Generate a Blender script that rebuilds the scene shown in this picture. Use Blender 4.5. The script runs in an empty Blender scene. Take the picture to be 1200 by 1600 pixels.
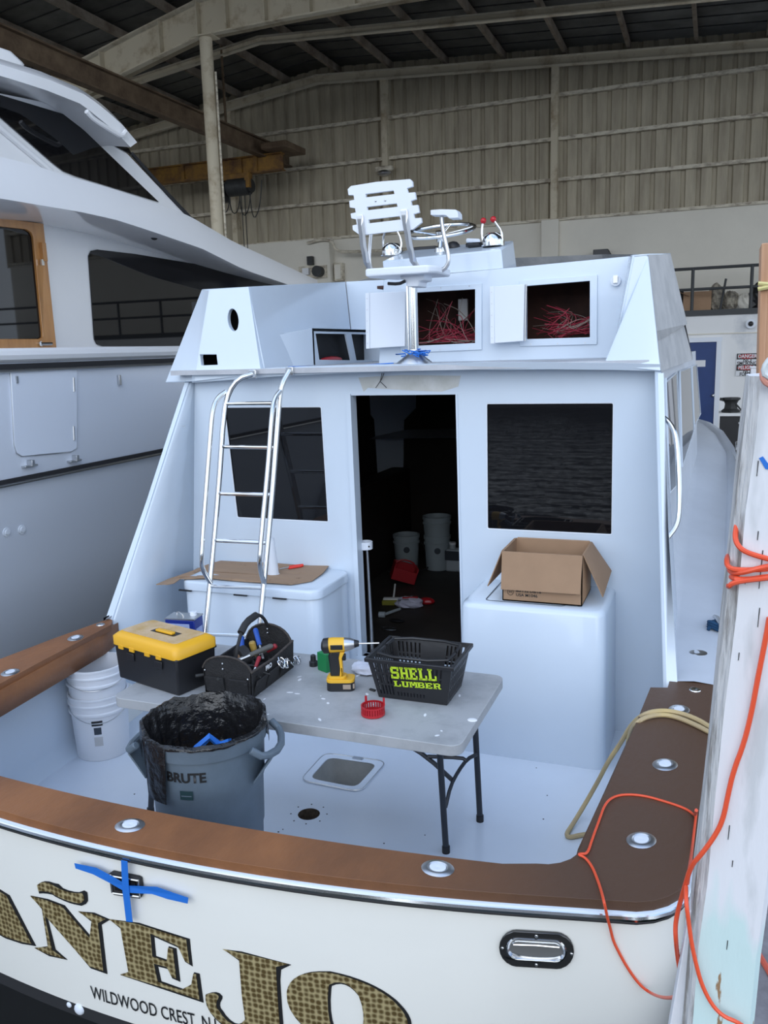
import bpy, bmesh, math, random
from mathutils import Vector as V, Matrix
from mathutils.geometry import tessellate_polygon
random.seed(7)
R = math.radians
sc = bpy.context.scene
COL = sc.collection

# ---------------------------------------------------------------- camera
F = 1330.0
CAM = V((0, 0, 2.25))
W = Matrix(((0.9330, -0.0404, 0.3576), (0.3585, 0.1858, -0.9148), (-0.0295, 0.9818, 0.1877)))
yv = V((521, 270, -1330)).normalized(); xv = V((3400, -150, 1330)); xv = (xv - yv*xv.dot(yv)).normalized(); zv = xv.cross(yv)
W = Matrix((xv, yv, zv))
cd = bpy.data.cameras.new('camera'); cam = bpy.data.objects.new('camera', cd); COL.objects.link(cam)
cd.sensor_fit = 'AUTO'; cd.sensor_width = 36.0; cd.lens = 36.0*F/1600.0; cd.clip_start = 0.05; cd.clip_end = 300
cam.matrix_world = Matrix.Translation(CAM) @ W.to_4x4()
sc.camera = cam

# ---------------------------------------------------------------- light
sc.view_settings.view_transform = 'Standard'; sc.view_settings.look = 'None'
sc.view_settings.gamma = 1.0; sc.view_settings.use_curve_mapping = False
sc.view_settings.exposure = 0.3
wd = bpy.data.worlds.new('world'); sc.world = wd; wd.use_nodes = True
nt = wd.node_tree; nt.nodes.clear()
out = nt.nodes.new('ShaderNodeOutputWorld'); bg = nt.nodes.new('ShaderNodeBackground')
tc = nt.nodes.new('ShaderNodeTexCoord'); sp = nt.nodes.new('ShaderNodeSeparateXYZ'); rp = nt.nodes.new('ShaderNodeValToRGB')
nz = nt.nodes.new('ShaderNodeTexNoise'); nz.inputs['Scale'].default_value = 2.2; nz.inputs['Detail'].default_value = 5
r2 = nt.nodes.new('ShaderNodeValToRGB'); mx = nt.nodes.new('ShaderNodeMixRGB')
nt.links.new(tc.outputs['Generated'], sp.inputs[0]); nt.links.new(sp.outputs['Z'], rp.inputs[0]); nt.links.new(tc.outputs['Generated'], nz.inputs['Vector'])
rp.color_ramp.elements[0].color = (0.70, 0.83, 1.0, 1); rp.color_ramp.elements[1].color = (0.30, 0.52, 1.0, 1)
r2.color_ramp.elements[0].position = 0.42; r2.color_ramp.elements[1].position = 0.62
nt.links.new(nz.outputs['Fac'], r2.inputs[0]); nt.links.new(r2.outputs[0], mx.inputs[0]); nt.links.new(rp.outputs[0], mx.inputs[1]); mx.inputs[2].default_value = (0.86, 0.93, 1.0, 1)
nt.links.new(mx.outputs[0], bg.inputs['Color']); bg.inputs['Strength'].default_value = 1.35
nt.links.new(bg.outputs[0], out.inputs['Surface'])
# the bright hazy sky low over the basin behind the camera, as a very wide soft sun
sd = bpy.data.lights.new('hazy_sun', 'SUN'); sd.energy = 1.2; sd.angle = R(60); sd.color = (0.93, 0.96, 1.0)
so = bpy.data.objects.new('hazy_sun', sd); COL.objects.link(so)
so.rotation_euler = V((-0.12, 0.93, -0.27)).to_track_quat('-Z', 'Y').to_euler()

# ---------------------------------------------------------------- pixel helpers (a pixel of the photo meets a real plane)
def ray(px, py): return W @ V((px-600, 800-py, -F))
def PZ(px, py, z): r = ray(px, py); return CAM + r*((z-CAM.z)/r.z)
def PY(px, py, y): r = ray(px, py); return CAM + r*((y-CAM.y)/r.y)
def PX(px, py, x): r = ray(px, py); return CAM + r*((x-CAM.x)/r.x)
def PP(px, py, p, n): r = ray(px, py); return CAM + r*((p-CAM).dot(n)/r.dot(n))

# ---------------------------------------------------------------- materials
MATS = {}
def mat(name, col, rough=0.5, metal=0.0, spec=0.5, bump=0.0, bscale=20, var=0.0, vscale=5, col2=None, coat=0.0, vstretch=None, emit=None, lo=0.35, hi=0.65, alpha=None):
    if name in MATS: return MATS[name]
    m = bpy.data.materials.new(name); m.use_nodes = True; n = m.node_tree; b = n.nodes['Principled BSDF']
    b.inputs['Base Color'].default_value = (*col, 1); b.inputs['Roughness'].default_value = rough; b.inputs['Metallic'].default_value = metal
    b.inputs['Specular IOR Level'].default_value = spec; b.inputs['Coat Weight'].default_value = coat
    if emit: b.inputs['Emission Color'].default_value = (*col, 1); b.inputs['Emission Strength'].default_value = emit
    if bump or var or col2:
        t = n.nodes.new('ShaderNodeTexCoord'); mp = n.nodes.new('ShaderNodeMapping'); n.links.new(t.outputs['Object'], mp.inputs[0])
        if vstretch: mp.inputs['Scale'].default_value = vstretch
    if var or col2:
        z = n.nodes.new('ShaderNodeTexNoise'); z.inputs['Scale'].default_value = vscale; z.inputs['Detail'].default_value = 6; z.inputs['Roughness'].default_value = 0.65
        n.links.new(mp.outputs[0], z.inputs['Vector'])
        c = n.nodes.new('ShaderNodeValToRGB'); c.color_ramp.elements[0].position = lo; c.color_ramp.elements[1].position = hi
        if col2 is None: col2 = tuple(x*(1-var) for x in col)
        c.color_ramp.elements[0].color = (*col2, 1); c.color_ramp.elements[1].color = (*col, 1)
        n.links.new(z.outputs['Fac'], c.inputs[0]); n.links.new(c.outputs[0], b.inputs['Base Color'])
    if bump:
        z2 = n.nodes.new('ShaderNodeTexNoise'); z2.inputs['Scale'].default_value = bscale; z2.inputs['Detail'].default_value = 4
        n.links.new(mp.outputs[0], z2.inputs['Vector'])
        bp = n.nodes.new('ShaderNodeBump'); bp.inputs['Strength'].default_value = bump; bp.inputs['Distance'].default_value = 0.02
        n.links.new(z2.outputs['Fac'], bp.inputs['Height']); n.links.new(bp.outputs[0], b.inputs['Normal'])
    MATS[name] = m; return m
WHITE = mat('white_gelcoat', (0.63, 0.71, 0.80), 0.22, var=0.03, vscale=1.2, coat=0.3)
WHITE2 = mat('white_plastic', (0.74, 0.78, 0.84), 0.4)
SOLE = mat('sole_paint', (0.68, 0.74, 0.82), 0.28, var=0.05, vscale=1.5, coat=0.2, bump=0.03, bscale=60)
DECKG = mat('side_deck_primer', (0.58, 0.62, 0.68), 0.38, var=0.14, vscale=1.1)
PRIMER = mat('flybridge_side_primer', (0.50, 0.50, 0.50), 0.55, col2=(0.32, 0.33, 0.34), vscale=1.7, lo=0.36, hi=0.56)
HULLW = mat('cream_hull_paint', (0.87, 0.855, 0.79), 0.14, coat=0.5)
YACHTW = mat('yacht_white_paint', (0.88, 0.88, 0.89), 0.16, coat=0.4, var=0.03, vscale=0.6)
YHULL = mat('yacht_hull_paint', (0.82, 0.87, 0.96), 0.16, coat=0.4)
TEAK = mat('teak_board', (0.30, 0.122, 0.046), 0.5, col2=(0.175, 0.072, 0.030), vscale=2.6, bump=0.12, bscale=40, vstretch=(1.0, 0.5, 1), lo=0.32, hi=0.62)
def pile_mat():
    m = bpy.data.materials.new('piling_paint_layers'); m.use_nodes = True; n = m.node_tree; b = n.nodes['Principled BSDF']; b.inputs['Roughness'].default_value = 0.75
    t = n.nodes.new('ShaderNodeTexCoord'); s = n.nodes.new('ShaderNodeSeparateXYZ'); n.links.new(t.outputs['Object'], s.inputs[0])
    mp = n.nodes.new('ShaderNodeMapping'); mp.inputs['Scale'].default_value = (3, 3, 0.7); n.links.new(t.outputs['Object'], mp.inputs[0])
    def noise(sc_, de=5):
        z = n.nodes.new('ShaderNodeTexNoise'); z.inputs['Scale'].default_value = sc_; z.inputs['Detail'].default_value = de; n.links.new(mp.outputs[0], z.inputs['Vector']); return z.outputs['Fac']
    def mrange(src, a, c, lo=0, hi=1):
        r = n.nodes.new('ShaderNodeMapRange'); r.inputs['From Min'].default_value = a; r.inputs['From Max'].default_value = c; r.inputs['To Min'].default_value = lo; r.inputs['To Max'].default_value = hi; n.links.new(src, r.inputs['Value']); return r.outputs[0]
    def math_(op, a, c):
        q = n.nodes.new('ShaderNodeMath'); q.operation = op
        for i, v in enumerate((a, c)):
            if isinstance(v, (int, float)): q.inputs[i].default_value = v
            else: n.links.new(v, q.inputs[i])
        return q.outputs[0]
    def mixc(f, a, c):
        q = n.nodes.new('ShaderNodeMixRGB')
        for i, v in ((1, a), (2, c)):
            if isinstance(v, tuple): q.inputs[i].default_value = (*v, 1)
            else: n.links.new(v, q.inputs[i])
        n.links.new(f, q.inputs[0]); return q.outputs[0]
    base = mixc(mrange(noise(5), 0.36, 0.46), (0.58, 0.59, 0.60), (0.74, 0.74, 0.76))
    h = math_('ADD', s.outputs['Z'], math_('MULTIPLY', math_('SUBTRACT', noise(3.5, 3), 0.5), 0.55))
    c = mixc(mrange(h, 1.03, 0.98), base, (0.58, 0.73, 0.71))
    h2 = math_('ADD', s.outputs['Z'], math_('MULTIPLY', math_('SUBTRACT', noise(11, 6), 0.5), 0.9))
    c = mixc(mrange(h2, 0.72, 0.70), c, (0.30, 0.19, 0.10))
    n.links.new(c, b.inputs['Base Color'])
    bp = n.nodes.new('ShaderNodeBump'); bp.inputs['Strength'].default_value = 0.3; bp.inputs['Distance'].default_value = 0.01; n.links.new(noise(12), bp.inputs['Height']); n.links.new(bp.outputs[0], b.inputs['Normal'])
    return m
PILE = pile_mat()
TEAKD = mat('teak_board_grained', (0.175, 0.082, 0.042), 0.55, col2=(0.085, 0.045, 0.028), vscale=3.2, bump=0.12, bscale=40, vstretch=(2.5, 0.5, 1), lo=0.3, hi=0.7)
BTEAK = mat('varnished_wood', (0.55, 0.26, 0.08), 0.3, col2=(0.42, 0.18, 0.05), vscale=3, vstretch=(4, 4, 0.6), coat=0.5)
STEEL = mat('polished_steel', (0.72, 0.73, 0.74), 0.13, 1.0)
STEEL2 = mat('brushed_steel', (0.60, 0.61, 0.62), 0.33, 1.0)
ALU = mat('aluminium', (0.68, 0.69, 0.71), 0.3, 0.9)
GLASS = mat('black_tinted_glass', (0.006, 0.006, 0.007), 0.02, spec=0.5)
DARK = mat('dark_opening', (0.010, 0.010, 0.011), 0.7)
BLK = mat('black_plastic', (0.015, 0.015, 0.017), 0.4, bump=0.05)
BLKM = mat('black_rubber', (0.02, 0.02, 0.022), 0.7)
BLKB = mat('bag_plastic', (0.010, 0.010, 0.011), 0.2, bump=0.9, bscale=16)
FAB = mat('black_canvas', (0.022, 0.021, 0.022), 0.85, var=0.4, vscale=30, bump=0.4, bscale=120)
YEL = mat('yellow_plastic', (0.80, 0.42, 0.02), 0.4)
DUSTY = mat('dusty_yellow_lid', (0.62, 0.46, 0.30), 0.7, col2=(0.50, 0.32, 0.12), vscale=9)
DRY = mat('drill_yellow', (0.80, 0.45, 0.03), 0.45)
GREY = mat('bin_grey_plastic', (0.125, 0.165, 0.205), 0.48, var=0.2, vscale=6)
CARD = mat('cardboard', (0.36, 0.225, 0.135), 0.85, var=0.1, vscale=6)
CARD2 = mat('stained_cardboard', (0.33, 0.215, 0.135), 0.88, col2=(0.17, 0.10, 0.06), vscale=10, lo=0.28, hi=0.42)
CARDI = mat('cardboard_inside', (0.27, 0.165, 0.10), 0.9)
TABLE = mat('table_plastic', (0.39, 0.40, 0.41), 0.55, col2=(0.30, 0.31, 0.32), vscale=7, lo=0.3, hi=0.55, bump=0.05, bscale=80)
TLEG = mat('table_leg_steel', (0.030, 0.034, 0.042), 0.4, 0.2)
BLUE = mat('blue_can_paint', (0.012, 0.03, 0.24), 0.3)
BTAPE = mat('blue_masking_tape', (0.015, 0.16, 0.60), 0.6)
LBL = mat('pale_label', (0.45, 0.52, 0.75), 0.6, col2=(0.30, 0.38, 0.68), vscale=40, vstretch=(1, 1, 8))
ORG = mat('orange_cord_jacket', (0.80, 0.095, 0.035), 0.42)
TAN = mat('tan_hose', (0.56, 0.42, 0.17), 0.5, col2=(0.40, 0.31, 0.2), vscale=3)
TANG = mat('grey_tan_hose', (0.22, 0.19, 0.155), 0.6)
RED = mat('red_plastic', (0.42, 0.012, 0.02), 0.4)
REDD = mat('red_knob', (0.45, 0.008, 0.015), 0.25)
GREEN = mat('green_carton', (0.01, 0.20, 0.06), 0.5)
NAVYG = mat('navy_grey_plastic', (0.035, 0.045, 0.06), 0.5)
RAG = mat('white_rag', (0.62, 0.64, 0.72), 0.85, bump=0.4, bscale=30)
def teak_mix():
    b = TEAK.node_tree.nodes['Principled BSDF']; n = TEAK.node_tree; t = n.nodes.new('ShaderNodeTexCoord'); s = n.nodes.new('ShaderNodeSeparateXYZ'); n.links.new(t.outputs['Object'], s.inputs[0])
    z = n.nodes.new('ShaderNodeTexNoise'); z.inputs['Scale'].default_value = 2.0; a = n.nodes.new('ShaderNodeMath'); a.operation = 'MULTIPLY_ADD'; a.inputs[1].default_value = 0.6
    n.links.new(t.outputs['Object'], z.inputs['Vector']); n.links.new(z.outputs['Fac'], a.inputs[0]); n.links.new(s.outputs['X'], a.inputs[2])
    r = n.nodes.new('ShaderNodeMapRange'); r.inputs['From Min'].default_value = 0.75; r.inputs['From Max'].default_value = 1.75; n.links.new(a.outputs[0], r.inputs['Value'])
    m = n.nodes.new('ShaderNodeMixRGB'); src = b.inputs['Base Color'].links[0].from_socket; n.links.new(src, m.inputs[1]); m.inputs[2].default_value = (0.098, 0.053, 0.032, 1); n.links.new(r.outputs[0], m.inputs[0]); n.links.new(m.outputs[0], b.inputs['Base Color'])
teak_mix()      # the teak turns a darker brown towards starboard
OLDP = mat('peeling_white_paint', (0.70, 0.70, 0.72), 0.75, col2=(0.56, 0.57, 0.58), vscale=5, bump=0.3, bscale=14, vstretch=(3, 3, 0.6), lo=0.28, hi=0.42)
WEATH = mat('weathered_edge_wood', (0.60, 0.59, 0.58), 0.9, col2=(0.24, 0.22, 0.20), vscale=14, bump=0.6, bscale=30, vstretch=(2.5, 2.5, 0.35), lo=0.36, hi=0.52)
PLY = mat('raw_lumber', (0.56, 0.33, 0.20), 0.8, col2=(0.42, 0.22, 0.12), vscale=6, vstretch=(8, 8, 0.6))
PURP = mat('faded_mauve_paint', (0.40, 0.27, 0.35), 0.8, col2=(0.28, 0.19, 0.25), vscale=9, vstretch=(4, 4, 0.5))
DOCK = mat('dock_concrete', (0.24, 0.235, 0.245), 0.85, col2=(0.14, 0.125, 0.13), vscale=6, bump=0.3)
CONC = mat('painted_block_wall', (0.74, 0.70, 0.61), 0.8, var=0.08, vscale=0.8)
CONCW = mat('lower_white_wall', (0.80, 0.80, 0.79), 0.75, col2=(0.60, 0.62, 0.64), vscale=0.9, lo=0.25, hi=0.4)
TIN = mat('corrugated_wall_sheet', (0.52, 0.46, 0.34), 0.65, col2=(0.30, 0.255, 0.185), vscale=1.6, vstretch=(3, 1, 0.4), lo=0.28, hi=0.75)
ROOF = mat('roof_sheet', (0.24, 0.25, 0.25), 0.8, var=0.4, vscale=1.5)
BEAMC = mat('cream_steel', (0.58, 0.51, 0.38), 0.7, col2=(0.30, 0.22, 0.13), vscale=2.2, lo=0.3, hi=0.5)
PURL = mat('purlin_steel', (0.28, 0.24, 0.19), 0.75, col2=(0.15, 0.11, 0.08), vscale=3)
GIRT = mat('girt_steel', (0.66, 0.60, 0.48), 0.75, col2=(0.30, 0.25, 0.19), vscale=5, vstretch=(1, 1, 3), lo=0.35, hi=0.55)
RUST = mat('rusty_crane_beam', (0.17, 0.115, 0.068), 0.8, col2=(0.085, 0.052, 0.03), vscale=3)
YRUST = mat('rusty_yellow_girder', (0.33, 0.17, 0.025), 0.75, col2=(0.09, 0.04, 0.02), vscale=2.2)
DOORB = mat('blue_door_paint', (0.010, 0.045, 0.19), 0.5, var=0.3, vscale=1)
DKM = mat('dark_machinery', (0.035, 0.036, 0.036), 0.6, var=0.5, vscale=8)
RAILD = mat('dark_rail_steel', (0.045, 0.048, 0.05), 0.6)
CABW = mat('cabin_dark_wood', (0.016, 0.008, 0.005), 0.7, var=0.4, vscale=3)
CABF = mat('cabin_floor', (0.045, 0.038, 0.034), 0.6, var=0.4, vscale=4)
BUCKET = mat('bucket_plastic', (0.74, 0.76, 0.80), 0.4)
BUCKET2 = mat('dull_bucket_plastic', (0.42, 0.47, 0.50), 0.5)
INK = mat('black_ink', (0.012, 0.012, 0.013), 0.5)
LIME = mat('lime_lettering', (0.52, 0.72, 0.03), 0.5)
PAPER = mat('white_paper', (0.75, 0.76, 0.78), 0.7)
MOSS = mat('stained_wall_base', (0.3, 0.3, 0.3), 0.8)
WIRER = mat('red_wire', (0.38, 0.03, 0.06), 0.5)
WIREG = mat('grey_wire', (0.32, 0.26, 0.22), 0.5)
FIBER = mat('dark_hull_bottom', (0.012, 0.012, 0.013), 0.5)

def gold_mat():
    m = bpy.data.materials.new('engine_turned_gold_leaf'); m.use_nodes = True; n = m.node_tree; b = n.nodes['Principled BSDF']
    t = n.nodes.new('ShaderNodeTexCoord'); mp = n.nodes.new('ShaderNodeMapping'); mp.inputs['Rotation'].default_value = (0, 0, 0)
    mp.inputs['Scale'].default_value = (50, 0.001, 50); n.links.new(t.outputs['Object'], mp.inputs[0])
    v = n.nodes.new('ShaderNodeTexVoronoi'); v.inputs['Randomness'].default_value = 0.3; v.inputs['Scale'].default_value = 1.0
    n.links.new(mp.outputs[0], v.inputs['Vector'])
    c = n.nodes.new('ShaderNodeValToRGB'); c.color_ramp.elements[0].color = (0.13, 0.085, 0.028, 1); c.color_ramp.elements[1].color = (0.56, 0.46, 0.24, 1)
    c.color_ramp.elements[0].position = 0.30; c.color_ramp.elements[1].position = 0.62
    n.links.new(v.outputs['Distance'], c.inputs[0]); n.links.new(c.outputs[0], b.inputs['Base Color'])
    b.inputs['Metallic'].default_value = 0.35; b.inputs['Roughness'].default_value = 0.4
    return m
GOLD = gold_mat()
def water_mat():
    m = bpy.data.materials.new('basin_water'); m.use_nodes = True; n = m.node_tree; b = n.nodes['Principled BSDF']
    b.inputs['Base Color'].default_value = (0.008, 0.014, 0.012, 1); b.inputs['Roughness'].default_value = 0.04
    t = n.nodes.new('ShaderNodeTexCoord'); mp = n.nodes.new('ShaderNodeMapping'); mp.inputs['Scale'].default_value = (1, 1.8, 1)
    z = n.nodes.new('ShaderNodeTexNoise'); z.inputs['Scale'].default_value = 1.1; z.inputs['Detail'].default_value = 2.5
    bp = n.nodes.new('ShaderNodeBump'); bp.inputs['Strength'].default_value = 1.0; bp.inputs['Distance'].default_value = 0.22
    n.links.new(t.outputs['Object'], mp.inputs[0]); n.links.new(mp.outputs[0], z.inputs['Vector']); n.links.new(z.outputs['Fac'], bp.inputs['Height']); n.links.new(bp.outputs[0], b.inputs['Normal'])
    return m
WATER = water_mat()

# ---------------------------------------------------------------- object helpers
def rot(deg=(0, 0, 0)): return (Matrix.Rotation(R(deg[2]), 4, 'Z') @ Matrix.Rotation(R(deg[1]), 4, 'Y') @ Matrix.Rotation(R(deg[0]), 4, 'X'))
def thing(name, label, cat, loc=(0, 0, 0), group=None, rz=0):
    o = bpy.data.objects.new(name, None); COL.objects.link(o); o.location = loc; o.rotation_euler = (0, 0, R(rz)); o.empty_display_size = 0.1
    o['label'] = label; o['category'] = cat
    if group: o['group'] = group
    return o
def tag(o, label=None, cat=None, group=None, kind=None):
    if label: o['label'] = label
    if cat: o['category'] = cat
    if group: o['group'] = group
    if kind: o['kind'] = kind
    return o
class MB:
    def __init__(s): s.b = bmesh.new()
    def poly(s, pts):
        vs = [s.b.verts.new(p) for p in pts]
        try: s.b.faces.new(vs)
        except ValueError: pass
        return s
    def box(s, c, d, r=(0, 0, 0), taper=1.0):
        m = Matrix.Translation(c) @ rot(r)
        vs = []
        for z in (-.5, .5):
            k = taper if z < 0 else 1.0
            for x, y in ((-.5, -.5), (.5, -.5), (.5, .5), (-.5, .5)):
                vs.append(s.b.verts.new(m @ V((x*d[0]*k, y*d[1]*k, z*d[2]))))
        for f in ((0, 3, 2, 1), (4, 5, 6, 7), (0, 1, 5, 4), (1, 2, 6, 5), (2, 3, 7, 6), (3, 0, 4, 7)): s.b.faces.new([vs[i] for i in f])
        return s
    def bb(s, x0, x1, y0, y1, z0, z1): return s.box(((x0+x1)/2, (y0+y1)/2, (z0+z1)/2), (abs(x1-x0), abs(y1-y0), abs(z1-z0)))
    def prism(s, pts, vec):            # polygon + extrusion vector, tessellated so concave outlines work
        return s.plate(pts, [], vec)
    def plate(s, outer, holes, vec):
        vec = V(vec); loops = [[V(p) for p in outer]] + [[V(p) for p in h] for h in holes]
        tris = tessellate_polygon(loops); flat = [p for l in loops for p in l]
        a = [s.b.verts.new(p) for p in flat]; c = [s.b.verts.new(p+vec) for p in flat]
        for t in tris:
            if len(set(t)) < 3: continue
            for vs in ([a[i] for i in t], [c[i] for i in reversed(t)]):
                try: s.b.faces.new(vs)
                except ValueError: pass
        k = 0
        for l in loops:
            n = len(l)
            for i in range(n):
                j = (i+1) % n
                try: s.b.faces.new((a[k+i], a[k+j], c[k+j], c[k+i]))
                except ValueError: pass
            k += n
        return s
    def tube(s, pts, r, n=8, closed=False, smooth=0):
        P = [V(p) for p in pts]
        for _ in range(smooth):
            Q = [] if closed else [P[0]]
            m = len(P)
            for i in range(m if closed else m-1):
                a, b = P[i], P[(i+1) % m]
                Q += [a*.75+b*.25, a*.25+b*.75]
            if not closed: Q.append(P[-1])
            P = Q
        m = len(P); rings = []; up = None
        for i in range(m):
            a = P[(i-1) % m] if (closed or i > 0) else P[i]; b = P[(i+1) % m] if (closed or i < m-1) else P[i]
            t = (b-a)
            if t.length < 1e-9: t = V((0, 0, 1))
            t.normalize()
            if up is None:
                up = t.cross(V((0, 0, 1)))
                if up.length < 1e-3: up = t.cross(V((1, 0, 0)))
            up = (up - t*up.dot(t))
            if up.length < 1e-6: up = t.orthogonal()
            up.normalize(); w = t.cross(up)
            rr = r[i*len(r)//m] if isinstance(r, (list, tuple)) else r
            rings.append([s.b.verts.new(P[i] + (up*math.cos(q)+w*math.sin(q))*rr) for q in [2*math.pi*k/n for k in range(n)]])
        for i in range(m if closed else m-1):
            A, B = rings[i], rings[(i+1) % m]
            for k in range(n): s.b.faces.new((A[k], A[(k+1) % n], B[(k+1) % n], B[k]))
        if not closed:
            s.b.faces.new(list(reversed(rings[0]))); s.b.faces.new(rings[-1])
        return s
    def cyl(s, p0, p1, r0, r1=None, n=16):
        r1 = r0 if r1 is None else r1; p0, p1 = V(p0), V(p1); t = (p1-p0).normalized(); u = t.orthogonal().normalized(); w = t.cross(u)
        A, B = [[s.b.verts.new(p+(u*math.cos(q)+w*math.sin(q))*r) for q in [2*math.pi*k/n for k in range(n)]] for p, r in ((p0, r0), (p1, r1))]
        for k in range(n): s.b.faces.new((A[k], A[(k+1) % n], B[(k+1) % n], B[k]))
        s.b.faces.new(list(reversed(A))); s.b.faces.new(B); return s
    def lathe(s, c, prof, n=28, m=None, sx=1, sy=1, wob=None):
        c = V(c); rings = []
        for (r, z) in prof:
            rg = []
            for k in range(n):
                q = 2*math.pi*k/n; rr = max(r, 1e-4)*(wob(q, z) if wob else 1)
                p = V((rr*math.cos(q)*sx, rr*math.sin(q)*sy, z)); rg.append(s.b.verts.new(c + ((m @ p) if m else p)))
            rings.append(rg)
        for i in range(len(rings)-1):
            for k in range(n): s.b.faces.new((rings[i][k], rings[i][(k+1) % n], rings[i+1][(k+1) % n], rings[i+1][k]))
        if prof[0][0] > 1e-3: s.b.faces.new(list(reversed(rings[0])))
        if prof[-1][0] > 1e-3: s.b.faces.new(rings[-1])
        return s
    def open_lathe(s, c, prof, n=28, m=None, wob=None):
        c = V(c); rings = []
        for (r, z) in prof:
            rings.append([s.b.verts.new(c + ((m @ V((r*math.cos(q), r*math.sin(q), z))) if m else V((r*(wob(q, z) if wob else 1)*math.cos(q), r*(wob(q, z) if wob else 1)*math.sin(q), z)))) for q in [2*math.pi*k/n for k in range(n)]])
        for i in range(len(rings)-1):
            for k in range(n): s.b.faces.new((rings[i][k], rings[i][(k+1) % n], rings[i+1][(k+1) % n], rings[i+1][k]))
        return s
    def grid(s, rows, closed=False):
        vs = [[s.b.verts.new(p) for p in r] for r in rows]
        for i in range(len(vs)-1):
            for j in range(len(vs[i])-(0 if closed else 1)):
                k = (j+1) % len(vs[i])
                try: s.b.faces.new((vs[i][j], vs[i][k], vs[i+1][k], vs[i+1][j]))
                except ValueError: pass
        return s
    def sph(s, c, r, sc3=(1, 1, 1), n=12, m=None):
        k0 = len(s.b.verts); g = bmesh.ops.create_uvsphere(s.b, u_segments=n, v_segments=max(6, n//2), radius=r)
        for v in g['verts']:
            p = V((v.co.x*sc3[0], v.co.y*sc3[1], v.co.z*sc3[2]))
            v.co = V(c) + ((m @ p) if m else p)
        return s
    def xf(s, m):
        for v in s.b.verts: v.co = m @ v.co
        return s
def obj(name, mb, m, parent=None, bevel=0, seg=2, smooth=True, ang=35, local=False, solid=0, weld=True):
    b = mb.b
    if weld: bmesh.ops.remove_doubles(b, verts=b.verts, dist=1e-5)
    bmesh.ops.recalc_face_normals(b, faces=b.faces)
    if parent and not local:
        # world coordinates to the thing's own frame
        mw = Matrix.Identity(4); p = parent; ch = []
        while p: ch.append(p); p = p.parent
        for p in reversed(ch): mw = mw @ (Matrix.Translation(p.location) @ p.rotation_euler.to_matrix().to_4x4())
        inv = mw.inverted()
        for v in b.verts: v.co = inv @ v.co
    if smooth:
        for f in b.faces: f.smooth = True
        for e in b.edges:
            if len(e.link_faces) == 2 and e.calc_face_angle(0) > R(ang): e.smooth = False
    me = bpy.data.meshes.new(name); b.to_mesh(me); b.free()
    if isinstance(m, (list, tuple)):
        for q in m: me.materials.append(q)
    else: me.materials.append(m)
    o = bpy.data.objects.new(name, me); COL.objects.link(o)
    if parent: o.parent = parent
    if solid:
        d = o.modifiers.new('solidify', 'SOLIDIFY'); d.thickness = solid; d.offset = 0
    if bevel:
        d = o.modifiers.new('bevel', 'BEVEL'); d.width = bevel; d.segments = seg; d.limit_method = 'ANGLE'; d.angle_limit = R(40)
    return o
def struct(name, mb, m, parent=None, **k):
    o = obj(name, mb, m, parent, **k)
    if not parent: o['kind'] = 'structure'
    return o
def copy_tree(o, parent=None):
    c = o.copy(); COL.objects.link(c); c.parent = parent
    for ch in list(o.children): copy_tree(ch, c)
    return c
def text_mb(txt, size, depth=0.0, align='CENTER', bold=0.0, sx=1.0):
    cu = bpy.data.curves.new('t', 'FONT'); cu.body = txt; cu.size = size; cu.extrude = depth; cu.align_x = align; cu.align_y = 'CENTER'; cu.offset = bold; cu.resolution_u = 3
    o = bpy.data.objects.new('t', cu); COL.objects.link(o); dg = bpy.context.evaluated_depsgraph_get(); me = bpy.data.meshes.new_from_object(o.evaluated_get(dg))
    mb = MB(); mb.b.from_mesh(me); bpy.data.objects.remove(o); bpy.data.curves.remove(cu); bpy.data.meshes.remove(me)
    for v in mb.b.verts: v.co.x *= sx
    return mb
FRONT = Matrix(((1, 0, 0, 0), (0, 0, -1, 0), (0, 1, 0, 0), (0, 0, 0, 1)))   # text lying in xy -> standing, facing -y
def rrect(cx, cy, w, h, r, n=4):
    pts = []
    for (sx, sy, a0) in ((1, 1, 0), (-1, 1, 90), (-1, -1, 180), (1, -1, 270)):
        for k in range(n+1):
            a = R(a0+90*k/n); pts.append((cx+sx*(w/2-r)+r*math.cos(a), cy+sy*(h/2-r)+r*math.sin(a)))
    return pts
def oval(cx, cy, rx, ry, n=20): return [(cx+rx*math.cos(2*math.pi*k/n), cy+ry*math.sin(2*math.pi*k/n)) for k in range(n)]
# ================================================================ THE HANGAR
YW = 20.0
def zr(x):
    if x < -9.1: return 8.66 + (x+9.1)*0.12
    return 8.66 - (x+9.1)*0.066
g = MB().bb(-26, 0.22, -40, 20, -1.3, -1.25); struct('floor_basin_bottom', g, FIBER)
g = MB().poly([(-60, -60, -0.9), (40, -60, -0.9), (40, 13.5, -0.9), (-60, 13.5, -0.9)])
tag(obj('water', g, WATER, smooth=False), 'dark rippling basin water around the moored boats', 'water', kind='stuff')
struct('floor_far_quay', MB().bb(-20, 8, 13.5, 20.2, -1.3, 0.3), DOCK)
struct('floor_dock', MB().bb(0.14, 8, 0.9, 13.5, 0.30, 0.48), DOCK)
# block wall below the sheeting
g = MB().bb(-19, 8, YW, YW+0.25, 0.3, 4.97)
wb = struct('wall_back', g, CONC)
p = PY(514, 378, YW-0.3)
struct('block_panel', MB().bb(-19, p.x, YW-0.3, YW, 0.3, 4.95), CONC, wb)
struct('pilaster', MB().bb(-3.78, -3.40, YW-0.14, YW, 0.3, 4.98), CONC, wb, bevel=0.01)
struct('cap_ledge', MB().bb(-19, 8, YW-0.06, YW+0.02, 4.95, 5.01), GIRT, wb)
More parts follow.
